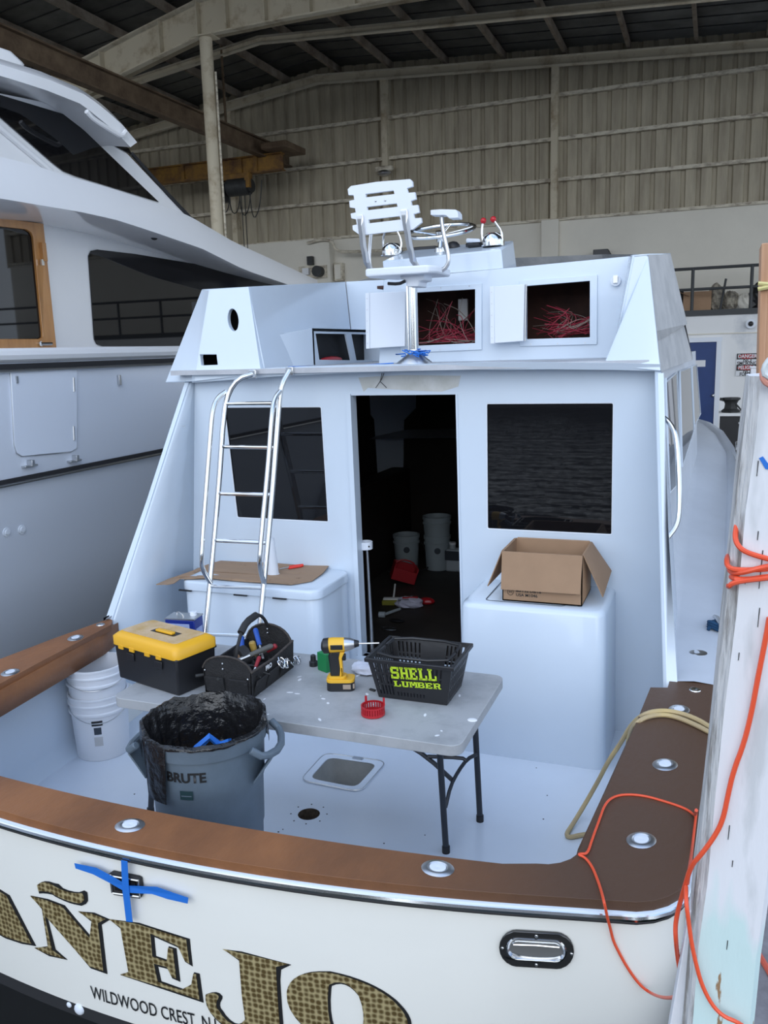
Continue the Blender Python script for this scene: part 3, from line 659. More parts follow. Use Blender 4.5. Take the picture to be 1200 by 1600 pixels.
# teak cap: stern piece with side pieces as one board, stepped at the wings
outl = [(-0.135, 4.33), (-0.150, 4.02)] + [(-0.213, 3.80)] + inner[2:-2] + [(2*CX+0.213, 3.80), (2*CX+0.150, 4.02), (2*CX+0.135, 4.33)] + list(reversed(outer))
outl = [(-0.125, 4.05)] + [(-0.13, 3.85), (-0.213, 3.84)] + inner[2:-2] + [(2*CX+0.213, 3.90), (2*CX+0.14, 3.92), (2*CX+0.13, 4.3)]
op = [p for p in outer if p[1] < 3.95]
b0 = PZ(1051, 1048, ZB); b1 = PZ(1121, 1065, ZB)
outl = [(b1.x+0.02, b1.y-0.02), (b0.x, b0.y), (b0.x-0.012, 3.86), (-0.222, 3.84)] + [q for q in inner if 0 < 1 and q[1] < 3.79 or q[0] > 9][0:]
inn = [q for q in inner if q[1] < 3.79]
outl = [(b1.x+0.02, b1.y-0.02), (b0.x, b0.y), (b0.x-0.012, 3.86), (-0.222, 3.84)] + inn + [(2*CX+0.222, 3.90), (2*CX+0.17, 3.98), (2*CX+0.13, 4.0)] + list(reversed([p for p in outer if p[1] < 3.9]))
g = MB().plate([(a, b, ZB-0.035) for a, b in outl], [], (0, 0, 0.035))
cb = obj('covering_board', g, TEAK, boat, bevel=0.012, seg=3)
ms = [mat_ for mat_ in cb.data.materials]; cb.data.materials.append(TEAKD)
for f in cb.data.polygons:
    pass
# inner fascia under the cap
g = MB(); g.grid([[V((a, b, ZB-0.03)) for a, b in inner[1:]], [V((a, b, ZB-0.155)) for a, b in inner[1:]]]); obj('teak_fascia', g, TEAK, boat, solid=0.03)
# rub rail: bright steel half round with dark lower groove
rail = [V((a, b, ZB-0.049)) for a, b in outer]
obj('rub_rail', MB().tube([p+V((0, 0, 0)) for p in rail], 0.0135, 10), STEEL, boat)
obj('white_bead', MB().tube([V((a, b, ZB-0.039)) for a, b in outer], 0.008, 8), WHITE, boat)
obj('rail_groove', MB().tube([V((a, b, ZB-0.064)) for a, b in outer], 0.007, 6), BLKM, boat)
# hull shell: transom, quarters and topsides up to the bow
full_s = [(-1.75, 11.4), (-1.25, 11.1), (-0.7, 10.5), (-0.25, 9.6), (0.07, 8.5), (0.18, 7.5), (0.22, 6.5), (0.16, 5.5), (0.09, 4.35)]
SH = {4.5: 0.70, 4.05: 0.70, 11.4: 1.5, 11.1: 1.5, 10.5: 1.48, 9.6: 1.43, 8.5: 1.40, 7.5: 1.34, 6.5: 1.24, 5.5: 0.95, 4.35: 0.70}
loop = full_s + outer[1:] + [(-3.42, 4.5), (-3.52, 5.5)] + [(2*CX-a, b) for a, b in reversed(full_s[:-2])]
def hz(y): return SH.get(y, 0.70)
rows = []
for k, (dz, ins) in enumerate(((0.04, 0.006), (0.10, 0.004), (0.35, 0.0), (0.685, 0.03), (0.725, 0.035))):
    rows.append([V((a + (CX-a)*ins*0.6, b + (0.012+ins*0.5 if b < 2.6 else 0), (hz(b)-dz) if k < 2 else ZB-dz)) for a, b in loop])
obj('hull', MB().grid(rows), HULLW, boat, ang=50)
obj('boot_stripe', MB().grid([rows[-1], [p+V((0, 0.0, -0.05)) for p in rows[-1]]]), BLKM, boat)
obj('hull_bottom', MB().grid([[p+V((0, 0, -0.05)) for p in rows[-1]], [V((CX+(p.x-CX)*0.8, p.y+0.3*(1 if p.y < 2.6 else 0), -1.0)) for p in rows[-1]]]), FIBER, boat)
def TY(x, z):      # the transom skin
    ins = 0.0 if z > 0.35 else 0.03*(0.35-z)/0.335
    return yo(x)+0.012+ins*0.5
def PT(px, py, off=0.0):
    p = PY(px, py, 2.0)
    for _ in range(6): p = PY(px, py, TY(p.x, p.z)-off)
    return p
# cockpit liner
insx = -0.30
lin = [(2*CX-insx+0.17, 4.84)] + [(2*CX-insx+0.15, 3.6), (2*CX-insx+0.08, 2.6)] + [(-2.9, yi(-2.9)-0.03), (CX, yi(CX)-0.04), (-0.55, yi(-0.55)-0.03)] + [(insx-0.03, 2.6), (insx+0.05, 3.6), (insx+0.10, 4.84)]
lin = [(-3.42, 4.84), (-3.42, 3.9), (-3.38, 3.2), (-3.30, 2.62), (-3.18, 2.42), (-2.9, 2.30), (-2.4, 2.22), (CX, 2.19), (-1.1, 2.22), (-0.6, 2.30), (-0.32, 2.42), (-0.22, 2.62), (-0.14, 3.2), (-0.09, 3.9), (-0.08, 4.84)]
g = MB(); cl = []
for z, s_ in ((ZB-0.05, 0), (0.10, 0.0), (0.035, 0.018), (0.004, 0.06)):
    cl.append([V((a+(CX-a)/abs(CX-a+1e-9)*s_*(abs(a-CX) > 1), b+(s_ if b < 2.7 else 0), z)) for a, b in lin])
obj('cockpit_liner', g.grid(cl), WHITE, boat, ang=60)
# sole with the hatch opening and drain hole
hq = [V((-1.955, 3.745, 0)), V((-1.665, 3.70, 0)), V((-1.625, 4.06, 0)), V((-1.97, 4.05, 0))]
def rquad(q, r, n=4):
    pts = []
    for i in range(4):
        p, a, b = q[i], (q[i-1]-q[i]).normalized(), (q[(i+1) % 4]-q[i]).normalized()
        for k in range(n+1):
            t = k/n; pts.append((p+a*r)*(1-t)**2 + p*2*t*(1-t) + (p+b*r)*t*t)
    return pts
def scq(q, s_, dz=0): c = sum(q, V())/4; return [c+(p-c)*s_+V((0, 0, dz)) for p in q]
hc = V((-1.80, 3.885, 0)); HQ = [V((-1.985, 3.72, 0)), V((-1.625, 3.705, 0)), V((-1.61, 4.06, 0)), V((-1.99, 4.05, 0))]
dr = V((-1.793, 3.443, 0))
sole_out = [(a, b, 0.0) for a, b in [(q.x, q.y) for q in cl[-1]]]
sole_out = [V((a, b, 0.004)) for a, b, _ in sole_out]
h1 = [p+V((0, 0, 0.004)) for p in rquad(scq(HQ, 0.80), 0.05)]
h2 = [dr+V((0.055*math.cos(q), 0.055*math.sin(q), 0.004)) for q in [2*math.pi*k/20 for k in range(20)]]
obj('cockpit_sole', MB().plate(sole_out, [h1, h2], (0, 0, -0.02)), SOLE, boat)
hr = obj('hatch_rim', MB().plate([p+V((0, 0, 0.005)) for p in rquad(HQ, 0.06)], [[p+V((0, 0, 0.005)) for p in rquad(scq(HQ, 0.76), 0.05)]], (0, 0, 0.006)), SOLE, boat, bevel=0.003)
g = MB(); a = [p+V((0, 0, 0.004)) for p in rquad(scq(HQ, 0.77), 0.05)]; b = [p+V((0, 0, -0.16)) for p in rquad(scq(HQ, 0.70), 0.05)]
g.grid([a, b], closed=True).poly(b); obj('hatch_well', g, mat('hatch_well_grey', (0.42, 0.42, 0.40), 0.6, var=0.2, vscale=8), hr)
obj('rim_gasket', MB().tube([p+V((0, 0, 0.012)) for p in rquad(scq(HQ, 0.985), 0.06)], 0.003, 6, closed=True), STEEL2, hr)
obj('hatch_latch', MB().box(hc+V((0.02, 0.155, 0.014)), (0.06, 0.025, 0.006)), STEEL2, hr)
g = MB(); g.open_lathe(dr+V((0, 0, 0.003)), [(0.055, 0), (0.052, -0.05)], 20); g.poly([dr+V((0.053*math.cos(q), 0.053*math.sin(q), -0.045)) for q in [2*math.pi*k/20 for k in range(20)]])
obj('drain_hole', g, mat('raw_laminate', (0.09, 0.065, 0.045), 0.8, var=0.5, vscale=60), boat)
g = MB()
for k in range(8): q = 2*math.pi*k/8+0.3; g.cyl(dr+V((0.09*math.cos(q), 0.09*math.sin(q), 0.003)), dr+V((0.09*math.cos(q), 0.09*math.sin(q), 0.0052)), 0.004, n=8)
obj('screw_hole', g, INK, boat)
g = MB()
for q in ((849, 1280), (855, 1243), (747, 1222), (838, 1200), (690, 1225), (600, 1318), (664, 1305), (435, 1300), (442, 1296), (210, 1241)):
    p = PZ(*q, 0.004); g.cyl(p, p+V((0, 0, 0.0015)), random.uniform(0.003, 0.006), n=7)
tag(obj('paint_speck', g, INK, boat), kind='stuff')
# rod holders in the covering board
def rodholder(p, r=0.050, ang=0):
    m = Matrix.Rotation(R(ang), 4, 'Z'); o = obj('rod_holder', MB().lathe(p, [(r*0.50, -0.02), (r*0.52, 0.003), (r*0.62, 0.0065), (r*0.82, 0.006), (r*1.0, 0.001)], 24, m, 1.2, 1.0), STEEL2, boat)
    obj('holder_liner', MB().lathe(p, [(r*0.50, 0.002), (r*0.50, 0.006), (r*0.42, 0.007), (r*0.0, 0.004)], 20, m, 1.2, 1), WHITE2, o)
for q, a in (((203, 1290), 8), ((684, 1357), -5), ((1002, 1313), 60), ((1039, 1195), 62), ((1061, 1109), 75), ((118, 997), 110), ((16, 1051), 105)): rodholder(PZ(*q, ZB), 0.043, a)
p = PZ(1086, 1078, ZB); obj('small_deck_fitting', MB().lathe(p, [(0.026, 0), (0.024, 0.004), (0.012, 0.005), (0.0, 0.002)], 16), STEEL, boat)
p = PZ(157, 976, ZB); obj('small_deck_fitting', MB().lathe(p, [(0.026, 0), (0.024, 0.004), (0.012, 0.005), (0.0, 0.002)], 16), STEEL, boat)
# side deck to starboard, rising and rounding towards the bow
rows = []
DK = [  # y, inner x, inner z, groove x, z, outer x, outer z
 (3.95, -0.15, .70, 0.075, .70, 0.085, .70), (4.5, -0.17, .71, 0.085, .71, 0.22, .70), (5.2, -0.17, .80, 0.093, .77, 0.24, .79), (6.0, -0.16, 0.98, 0.10, 0.95, 0.24, 1.0),
 (7.0, -0.14, 1.20, 0.115, 1.14, 0.22, 1.20), (7.8, -0.16, 1.36, 0.11, 1.30, 0.17, 1.345), (8.5, -0.3, 1.42, 0.02, 1.385, 0.085, 1.41), (9.1, -0.6, 1.45, -0.10, 1.43, -0.03, 1.435), (9.7, -1.1, 1.47, -0.35, 1.45, -0.25, 1.43), (10.5, -1.3, 1.50, -0.85, 1.48, -0.7, 1.46), (11.3, -1.75, 1.5, -1.75, 1.5, -1.75, 1.5)]
for (y, xi, zi, xg, zg, x2, z2) in DK:
    rows.append([V((xi-(0.10 if y > 5 else 0.0), y, zi+(0.10 if y > 5 else 0.02))), V((xi, y, zi+0.015)), V((xi+0.04, y, zi)), V(((xi+xg)/2, y, (zi+zg)/2+0.008)), V((xg-0.015, y, zg)), V((xg, y, zg-0.006)), V((xg+0.012, y, zg+0.012)), V((xg+0.03, y, zg+0.02)), V((x2, y, z2)), V((x2+0.012, y, z2-0.04))])
side_deck = obj('side_deck', MB().grid(rows), DECKG, boat, ang=60)
o = obj('port_side_deck', MB().grid([[V((max(2*CX-p.x, -3.37 if p.y < 5 else -3.5 if p.y < 5.6 else -3.66), p.y, p.z)) for p in r_] for r_ in rows]), DECKG, boat, ang=60)
# foredeck
g = MB(); g.grid([[V((CX+(r_[1].x-CX)*t, r_[1].y, r_[1].z+0.03*(1-t*t))) for t in (-1, -.5, 0, .5, 1)] for r_ in rows[5:]]); obj('foredeck', g, DECKG, boat, ang=60)
def plate_on(q, nm, r, m, z):
    p = PZ(*q, z); return obj(nm, MB().lathe(p, [(r, 0), (r*.95, 0.006), (r*0.75, 0.004), (0, 0.005)], 20, Matrix.Rotation(R(0), 4, 'Z'), 1.1, 0.9), m, boat)
fillc = obj('fuel_fill_cap', MB().lathe(PZ(1091, 1022, 0.705), [(0.045, 0), (0.043, 0.008), (0.032, 0.010), (0, 0.008)], 22), STEEL2, boat)
for q in ((1113, 753, 1.05), (1150, 752, 1.15)):
    p = PZ(q[0], q[1], q[2]); obj('low_cleat', MB().sph(p+V((0, 0, 0.01)), 0.05, (0.8, 1.7, 0.25)), STEEL2, boat)
def cleat(p, par, s_=1.0, rz=0):
    m = Matrix.Rotation(R(rz), 4, 'Z'); g = MB()
    for y in (-0.03, 0.03): g.cyl(p+m @ V((0, y*s_, 0)), p+m @ V((0, y*s_*0.8, 0.05*s_)), 0.012*s_)
    g.tube([p+m @ V((0, y*s_, z*s_)) for y, z in ((-0.11, 0.045), (-0.05, 0.06), (0.05, 0.06), (0.11, 0.045))], 0.012*s_, 8)
    return obj('cleat', g, STEEL2, par)
cleat(PZ(1151, 703, 1.30), boat, 1.0)
p = PZ(1122, 986, 0.715); cleat(p, boat, 1.0, 10)
g = MB()
for k in range(3): g.tube([p+V((0.05*math.cos(q), 0.045*math.sin(q), 0.02+0.014*k+0.01*math.sin(2*q))) for q in [2*math.pi*j/12 for j in range(12)]], 0.009, 6, closed=True)
g.tube([p+V((-0.05, -0.05, 0.02)), p+V((-0.01, 0.03, 0.055)), p+V((0.05, -0.05, 0.02)), p+V((0.10, -0.18, 0.01))], 0.010, 6, smooth=1)
tag(obj('blue_rope', g, mat('navy_rope', (0.01, 0.06, 0.14), 0.8, bump=0.5, bscale=300)), 'short dark blue rope hitched round the side deck cleat', 'rope')
# bulkhead with door and windows
YBK = 4.84
def hole(pts): return [PY(a, b, YBK) for a, b in pts]
zdoor = 0.30
DTL, DTR = PY(545, 619, YBK), PY(712, 615, YBK)
door_h = [V((-2.085, YBK, zdoor)), V((-1.40, YBK, zdoor)), V((DTR.x, YBK, 1.978)), V((DTL.x, YBK, 1.978))]
w2 = [V((-1.235, YBK, 1.181)), V((-0.512, YBK, 1.181)), V((-0.518, YBK, 1.925)), V((-1.235, YBK, 1.925))]
w1 = [V((-2.945, YBK, 1.176)), V((-2.275, YBK, 1.176)), V((-2.290, YBK, 1.911)), V((-2.99, YBK, 1.911))]
ZT = 2.10
bo = [V((-3.40, YBK, 0)), V((-0.10, YBK, 0)), V((-0.28, YBK, ZT)), V((-0.9, YBK, 2.14)), V((-2.6, YBK, 2.14)), V((-3.22, YBK, ZT))]
obj('cabin_bulkhead', MB().plate(bo, [door_h, rquad(w1, 0.018), rquad(w2, 0.012)], (0, 0.05, 0)), WHITE, boat, smooth=False)
for w, n_ in ((w1, 0), (w2, 1)):
    obj('aft_window', MB().plate([p+V((0, 0.012, 0)) for p in w], [], (0, 0.008, 0)), GLASS, boat)
    obj('window_gasket', MB().tube([p+V((0, 0.004, 0)) for p in rquad(w, 0.014)], 0.005, 6, closed=True), WHITE2, boat)
fr = MB()
for a, b in ((DTL+V((-0.015, 0, 0)), V((-2.10, YBK, zdoor))),): fr.plate([V((a.x, YBK-0.012, 1.99)), V((a.x+0.03, YBK-0.012, 1.99)), V((b.x+0.03, YBK-0.012, zdoor)), V((b.x, YBK-0.012, zdoor))], [], (0, 0.09, 0))
fr.plate([V((DTR.x, YBK-0.006, 1.98)), V((DTR.x+0.012, YBK-0.006, 1.98)), V((-1.388, YBK-0.006, zdoor)), V((-1.40, YBK-0.006, zdoor))], [], (0, 0.06, 0))
fr.bb(-2.11, -1.39, YBK-0.012, YBK+0.06, zdoor-0.04, zdoor)
obj('door_frame', fr, WHITE, boat)
obj('unpainted_patch', MB().plate([PY(a, b, YBK-0.0015) for a, b in ((560, 590), (590, 588), (630, 586), (720, 587), (716, 604), (690, 612), (640, 610), (575, 606), (568, 612))], [], (0, 0.001, 0)), mat('filler_grey', (0.50, 0.50, 0.46), 0.25, col2=(0.62, 0.62, 0.60), vscale=6), boat)
obj('loose_wires', MB().tube([PY(a, b, YBK-0.02) for a, b in ((600, 583), (596, 593), (587, 606))], 0.0025, 5).tube([PY(a, b, YBK-0.02) for a, b in ((597, 583), (594, 596), (604, 606))], 0.0025, 5), INK, boat)
# wings closing the cockpit corners
def wing(sgn):
    A = V((-0.155, 3.93, 0.66)); Bt = V((-0.285, 4.72, ZT))
    pts = [A, A.lerp(Bt, 0.45), Bt]
    if sgn < 0: pts = [V((2*CX-p.x, p.y+(0.05 if p.y < 4 else 0.1 if p is Bt else 0.0), p.z)) for p in pts]
    lo_, hi_ = pts[0], pts[2]; rows = [[V((lo_.x, y, z)) for y in (lo_.y, 4.5, 4.86)] for z in ()]
    sl = (hi_.x-lo_.x)/(hi_.z-lo_.z)
    rows = [[V((lo_.x-sl*(lo_.z-z), y, z)) for y in (lo_.y, (lo_.y+4.86)/2, 4.86)] for z in (0.0, 0.33)]
    for k in range(7): e = lo_.lerp(hi_, k/6); rows.append([e, e.lerp(V((e.x, 4.86, e.z)), 0.5), V((e.x, 4.86, e.z))])
    w = obj('cabin_wing', MB().grid(rows), WHITE, boat, ang=60); md = w.modifiers.new('solidify', 'SOLIDIFY'); md.thickness = 0.03; md.offset = 0
    a, b = pts[0], pts[2]; dn = V((0, -0.012, 0))
    s0, s1 = a.lerp(b, -0.005), a.lerp(b, 0.48)
    obj('wing_flange', MB().prism([s0+dn, s1+dn, s1+V((0.030*sgn, 0, 0))+dn, s0+V((0.05*sgn, 0, 0))+dn], (0, 0.03, 0)).prism([s1+dn, a.lerp(b, 0.99)+dn, a.lerp(b, 0.99)+V((0.03*sgn, 0, 0))+dn, s1+V((0.03*sgn, 0, 0))+dn], (0, 0.02, 0)), WHITE, w, bevel=0.003)
wing(1); wing(-1)
# cabin sides, roof and front, windows in the starboard side
def CS(y, z): return -0.285 + (y-4.84)*0.045 + (ZT-z)*0.05
g = MB()
rows = [[V((CS(y, z), y, z)) for z in (ZT+0.06, 1.6, 1.1, 0.7)] for y in (4.84, 5.6, 6.6, 7.6)]
rows.append([V((CX+0.4, 8.6, ZT+0.06)), V((CX+0.6, 9.0, 1.7)), V((CX+0.7, 9.3, 1.42)), V((CX+0.7, 9.3, 1.3))])
obj('cabin_side', MB().grid(rows), PRIMER if 0 else DECKG, boat, ang=30)
obj('port_cabin_side', MB().grid([[V((2*CX-p.x, p.y, p.z)) for p in r_] for r_ in rows]+[[p for p in rows[-1]]]), WHITE, boat, ang=30)
def onside(px, py, off=0.004):
    p = PX(px, py, -0.25)
    for _ in range(8): p = PX(px, py, CS(p.y, p.z)+off)
    return p
def sidepoly(yz, off=0.004): return [V((CS(y, z)+off, y, z)) for y, z in yz]
ws = [[(5.05, 2.02), (5.75, 2.05), (5.90, 1.34), (5.15, 1.38)], [(5.95, 2.05), (6.9, 2.05), (7.1, 1.55), (6.0, 1.42)], [(7.0, 2.05), (7.5, 2.05), (7.9, 1.62), (7.15, 1.58)]]
for q in ws: obj('side_window', MB().prism(sidepoly(q), (0.008, 0, 0)), GLASS, boat); obj('side_window_frame', MB().tube(sidepoly(q, 0.01), 0.007, 6, closed=True), WHITE, boat)
obj('side_moulding', MB().tube(sidepoly([(4.98, 2.05), (5.0, 1.2), (5.02, 1.12)], 0.012), 0.014, 8), WHITE, boat)
# handrails
yh = 4.55
pr = [PY(a, b, yy) for a, b, yy in ((1031, 650, 4.66), (1040, 654, 4.62), (1052, 668, 4.58), (1058, 690, 4.55), (1061, 760, 4.46), (1061, 800, 4.42), (1057, 822, 4.38), (1043, 840, 4.34))]
h = obj('grab_handrail', MB().tube(pr, 0.013, 10, smooth=2), STEEL, boat)
obj('rail_foot', MB().cyl(pr[0]+V((-0.004, 0, 0)), pr[0]+V((0.008, 0, 0)), 0.03), STEEL, h); obj('rail_foot', MB().cyl(pr[-1]+V((-0.012, 0, 0)), pr[-1]+V((0.0, 0, 0)), 0.032), STEEL, h)
pr = [PY(a, b, yy) for a, b, yy in ((283, 660, 4.72), (275, 664, 4.71), (267, 680, 4.68), (252, 725, 4.6), (239, 768, 4.52), (235, 782, 4.5), (239, 790, 4.48))]
h = obj('grab_handrail', MB().tube(pr, 0.014, 10, smooth=1), STEEL, boat)
obj('rail_foot', MB().cyl(pr[0], pr[0]+V((0.02, 0, 0)), 0.03), STEEL, h); obj('rail_foot', MB().cyl(pr[-1], pr[-1]+V((0.03, 0, 0)), 0.03), STEEL, h)
# ---- salon interior
ZF = 0.15
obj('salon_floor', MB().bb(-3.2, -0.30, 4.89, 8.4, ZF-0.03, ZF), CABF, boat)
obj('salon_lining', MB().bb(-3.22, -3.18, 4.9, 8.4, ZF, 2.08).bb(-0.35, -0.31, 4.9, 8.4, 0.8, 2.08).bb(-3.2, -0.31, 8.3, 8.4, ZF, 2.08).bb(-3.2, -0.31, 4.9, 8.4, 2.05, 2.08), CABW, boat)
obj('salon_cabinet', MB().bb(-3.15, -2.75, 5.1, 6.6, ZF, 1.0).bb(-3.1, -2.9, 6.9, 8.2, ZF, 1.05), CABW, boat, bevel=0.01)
# ---- flybridge
def quad(nm, pts, th, m=WHITE, par=None, bev=0.006): return obj(nm, MB().prism(pts, th), m, par or boat, bevel=bev)
ZD = 2.155
obj('flybridge_deck', MB().plate([(-3.30, 4.72, ZD-0.03), (-1.75, 4.66, ZD-0.03), (-0.33, 4.72, ZD-0.03), (-0.22, 6.4, ZD-0.03), (-0.5, 7.6, ZD-0.03), (-3.0, 7.6, ZD-0.03), (-3.28, 6.4, ZD-0.03)], [], (0, 0, 0.03)), mat('flybridge_deck_grey', (0.50, 0.51, 0.54), 0.5, var=0.2, vscale=4), boat)
lip_t = [PY(a, b, yy) for a, b, yy in ((300, 584, 4.74), (432, 574, 4.70), (540, 570, 4.68), (640, 569, 4.67), (740, 566, 4.67), (860, 566, 4.68), (960, 567, 4.70), (1032, 569, 4.70))]
lip_b = [PY(a, b, yy) for a, b, yy in ((300, 598, 4.76), (432, 588, 4.72), (540, 583, 4.70), (640, 580, 4.69), (740, 578, 4.69), (860, 577, 4.70), (960, 578, 4.72), (1032, 580, 4.72))]
g = MB().grid([[p+V((0, 0.05, 0.0)) for p in lip_t], lip_t, lip_b, [p+V((0, 0.16, 0.0)) for p in lip_b]]); obj('deck_lip', g, WHITE, boat, ang=50)
# port aft wing of the flybridge: outer facet and the panel with the two cut-outs
P0, P1, P2, P3 = PY(258, 598, 4.86), PY(315, 452, 5.02), PY(327, 452, 4.88), PY(303, 596, 4.74)
quad('port_flybridge_facet', [P0, P1, P2, P3], (0.02, 0.03, 0))
pan = [P3, P2, PY(388, 448, 4.92), PY(408, 584, 4.72)]
def onpan(px, py):
    n = (pan[1]-pan[0]).cross(pan[3]-pan[0]).normalized(); return PP(px, py, pan[0], n)
pan[2] = onpan(388, 448)
hole1 = [onpan(364+8.5*math.cos(q)+1.5*math.sin(q), 500+17.5*math.sin(q)) for q in [2*math.pi*k/20 for k in range(20)]]
hole2 = [onpan(*q) for q in ((312, 554), (338, 554), (340, 570), (314, 571))]
obj('port_flybridge_panel', MB().plate(pan, [hole1, hole2], (0, 0.04, 0)), WHITE, boat, bevel=0.004)
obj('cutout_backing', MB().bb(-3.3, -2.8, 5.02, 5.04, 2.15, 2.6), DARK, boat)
Cc, Cb = pan[2], pan[3]; D, Db = PY(540, 440, 6.5), PY(566, 520, 6.5); Db.z = ZD
quad('port_coaming_inner', [Cc, D, V((D.x+0.05, D.y, ZD)), V((Cb.x, Cb.y+0.05, ZD))], (-0.03, 0, 0))
quad('port_coaming_outer', [P0+V((0, 0.02, 0)), P1+V((0, 0.02, 0)), V((-3.0, 6.9, 2.80)), V((-3.35, 6.9, 2.08))], (0.02, 0, 0))
quad('port_coaming_cap', [P1+V((0, 0, 0)), Cc, D, V((-3.0, 6.9, 2.80))], (0, 0, -0.02))
E0 = PY(600, 437, 6.5); E1 = V((-0.45, 6.5, 2.85))
quad('forward_coaming', [D, E0, E1, V((E1.x, 6.5, ZD)), V((D.x+0.05, 6.5, ZD))], (0, 0.04, 0))
# port settee box with two dark openings on its inboard side
SB = [PX(490, 568, -2.60), PX(490, 513, -2.60)]
xs_ = -2.60; y0 = SB[0].y
zt_ = SB[1].z
k1 = PX(590, 518, xs_)
g = MB()
s1 = V((xs_, y0, ZD)); s2 = V((xs_, 6.45, ZD)); s3 = V((xs_, 6.45, zt_)); s4 = V((xs_, y0, zt_))
def so(px, py): return PX(px, py, xs_)
o1 = [so(490, 521), so(540, 522), so(549, 563), so(497, 563)]; o2 = [so(549, 522), so(587, 523), so(594, 562), so(557, 563)]
s3 = V((xs_, max(6.6, o2[1].y+0.15), zt_)); s2 = V((s3.x, s3.y, ZD))
o1[0] = so(493, 521); o1[3] = so(499, 562)
obj('settee_side', MB().plate([s1, s2, s3, s4], [o1, o2], (-0.012, 0, 0)), WHITE, boat)
b1 = PY(407, 528, 5.0); b2 = V((b1.x+0.02, 5.0, ZD))
obj('settee_front', MB().prism([s1, s4, b1, b2], (0.0, 0.03, 0)), WHITE, boat, bevel=0.004)
obj('settee_top', MB().prism([s4, s3, V((-2.95, s3.y, zt_)), b1+V((-0.1, 0, 0))], (0, 0, -0.02)), WHITE, boat)
obj('settee_shade_sheet', MB().bb(xs_-0.09, xs_-0.07, y0+0.02, s3.y, ZD, zt_-0.02), DARK, boat)  # black sheet close behind the openings stands in for the shade inside
g = MB().sph(PX(518, 560, xs_-0.03)+V((0, 0, -0.01)), 0.09, (0.3, 2.2, 0.28), 10); tag(obj('red_cloth', g, RED), 'crumpled red cloth lying just inside the dark settee opening on the flybridge', 'cloth')
# helm console with two open access holes
YC = 5.6
def c4(x, y): return (520+x/3.529, 260+y/3.529)
ce = [PY(592, 574, YC), PY(958, 560, YC), PY(985, 400, YC), PY(600, 437, YC)]
ce[0].z = ZD; ce[1].z = ZD
O1 = [PY(*q, YC) for q in ((636, 541), (743, 536), (743, 452), (638, 458))]; O2 = [PY(*q, YC) for q in ((823, 530), (922, 527), (922, 439), (823, 447))]
obj('console_front', MB().plate(ce, [O1, O2], (0, 0.02, 0)), WHITE, boat, bevel=0.003)
zc = 2.74
obj('console_body', MB().grid([[ce[3], ce[2]], [V((ce[3].x, 6.5, 2.80)), V((ce[2].x, 6.5, 2.85))]]).grid([[ce[3], V((ce[3].x, 6.5, 2.80))], [ce[0], V((ce[0].x, 6.5, ZD))]]), WHITE, boat)
obj('console_interior', MB().bb(-2.2, -0.5, 6.15, 6.18, ZD, 2.7).bb(-2.2, -0.5, 5.63, 6.2, ZD+0.04, ZD+0.05).bb(-1.36, -1.33, 5.63, 6.15, ZD, 2.7).bb(-2.2, -0.5, 5.63, 6.2, 2.66, 2.68), mat('console_brown', (0.085, 0.032, 0.022), 0.7, var=0.5, vscale=4), boat)
for nm, O, ex in (('a', O1, 0), ('b', O2, 0)):
    c = sum(O, V())/4; big = scq(O, 1.0); big = [p+V(((0.045 if p.x > c.x else -0.045), -0.012, (0.035 if p.z > c.z else -0.045))) for p in O]
    f = obj('access_frame', MB().plate(big, [[p+V((0, -0.012, 0)) for p in O]], (0, 0.012, 0)), WHITE, boat, bevel=0.002)
    g = MB()
    for t in (0.15, 0.5, 0.85):
        for a, b in ((big[0], big[1]), (big[3], big[2])): p = a.lerp(b, t); g.cyl(p+V((0, 0, 0.012 if a is big[0] else -0.012)), p+V((0, -0.003, 0.012 if a is big[0] else -0.012)), 0.004, n=8)
    obj('screw', g, STEEL2, f)
for q in (((571, 458), (634, 455), (633, 541), (572, 545)), ((765, 448), (820, 444), (818, 533), (766, 537))):
    pp = [PY(a, b, YC-0.10) for a, b in q]
    lid = obj('open_access_lid', MB().prism(pp, (0, 0.02, 0)), WHITE2, boat, bevel=0.003)
    a, b = pp[0], pp[3]; obj('lid_edge_strip', MB().prism([a+V((0.002, -0.008, 0)), a+V((0.03, -0.008, 0)), b+V((0.03, -0.008, 0)), b+V((0.002, -0.008, 0))], (0, 0.008, 0)), WHITE2, lid, bevel=0.002)
    g = MB()
    for k in range(5): p = a.lerp(b, (k+.5)/5)+V((0.014, -0.010, 0)); g.cyl(p, p+V((0, -0.003, 0)), 0.003, n=8)
    obj('rivet', g, STEEL2, lid)
    a, b = pp[1], pp[2]; obj('piano_hinge', MB().tube([a+V((0.01, -0.004, 0)), b+V((0.01, -0.004, 0))], 0.006, 8), STEEL2, lid)
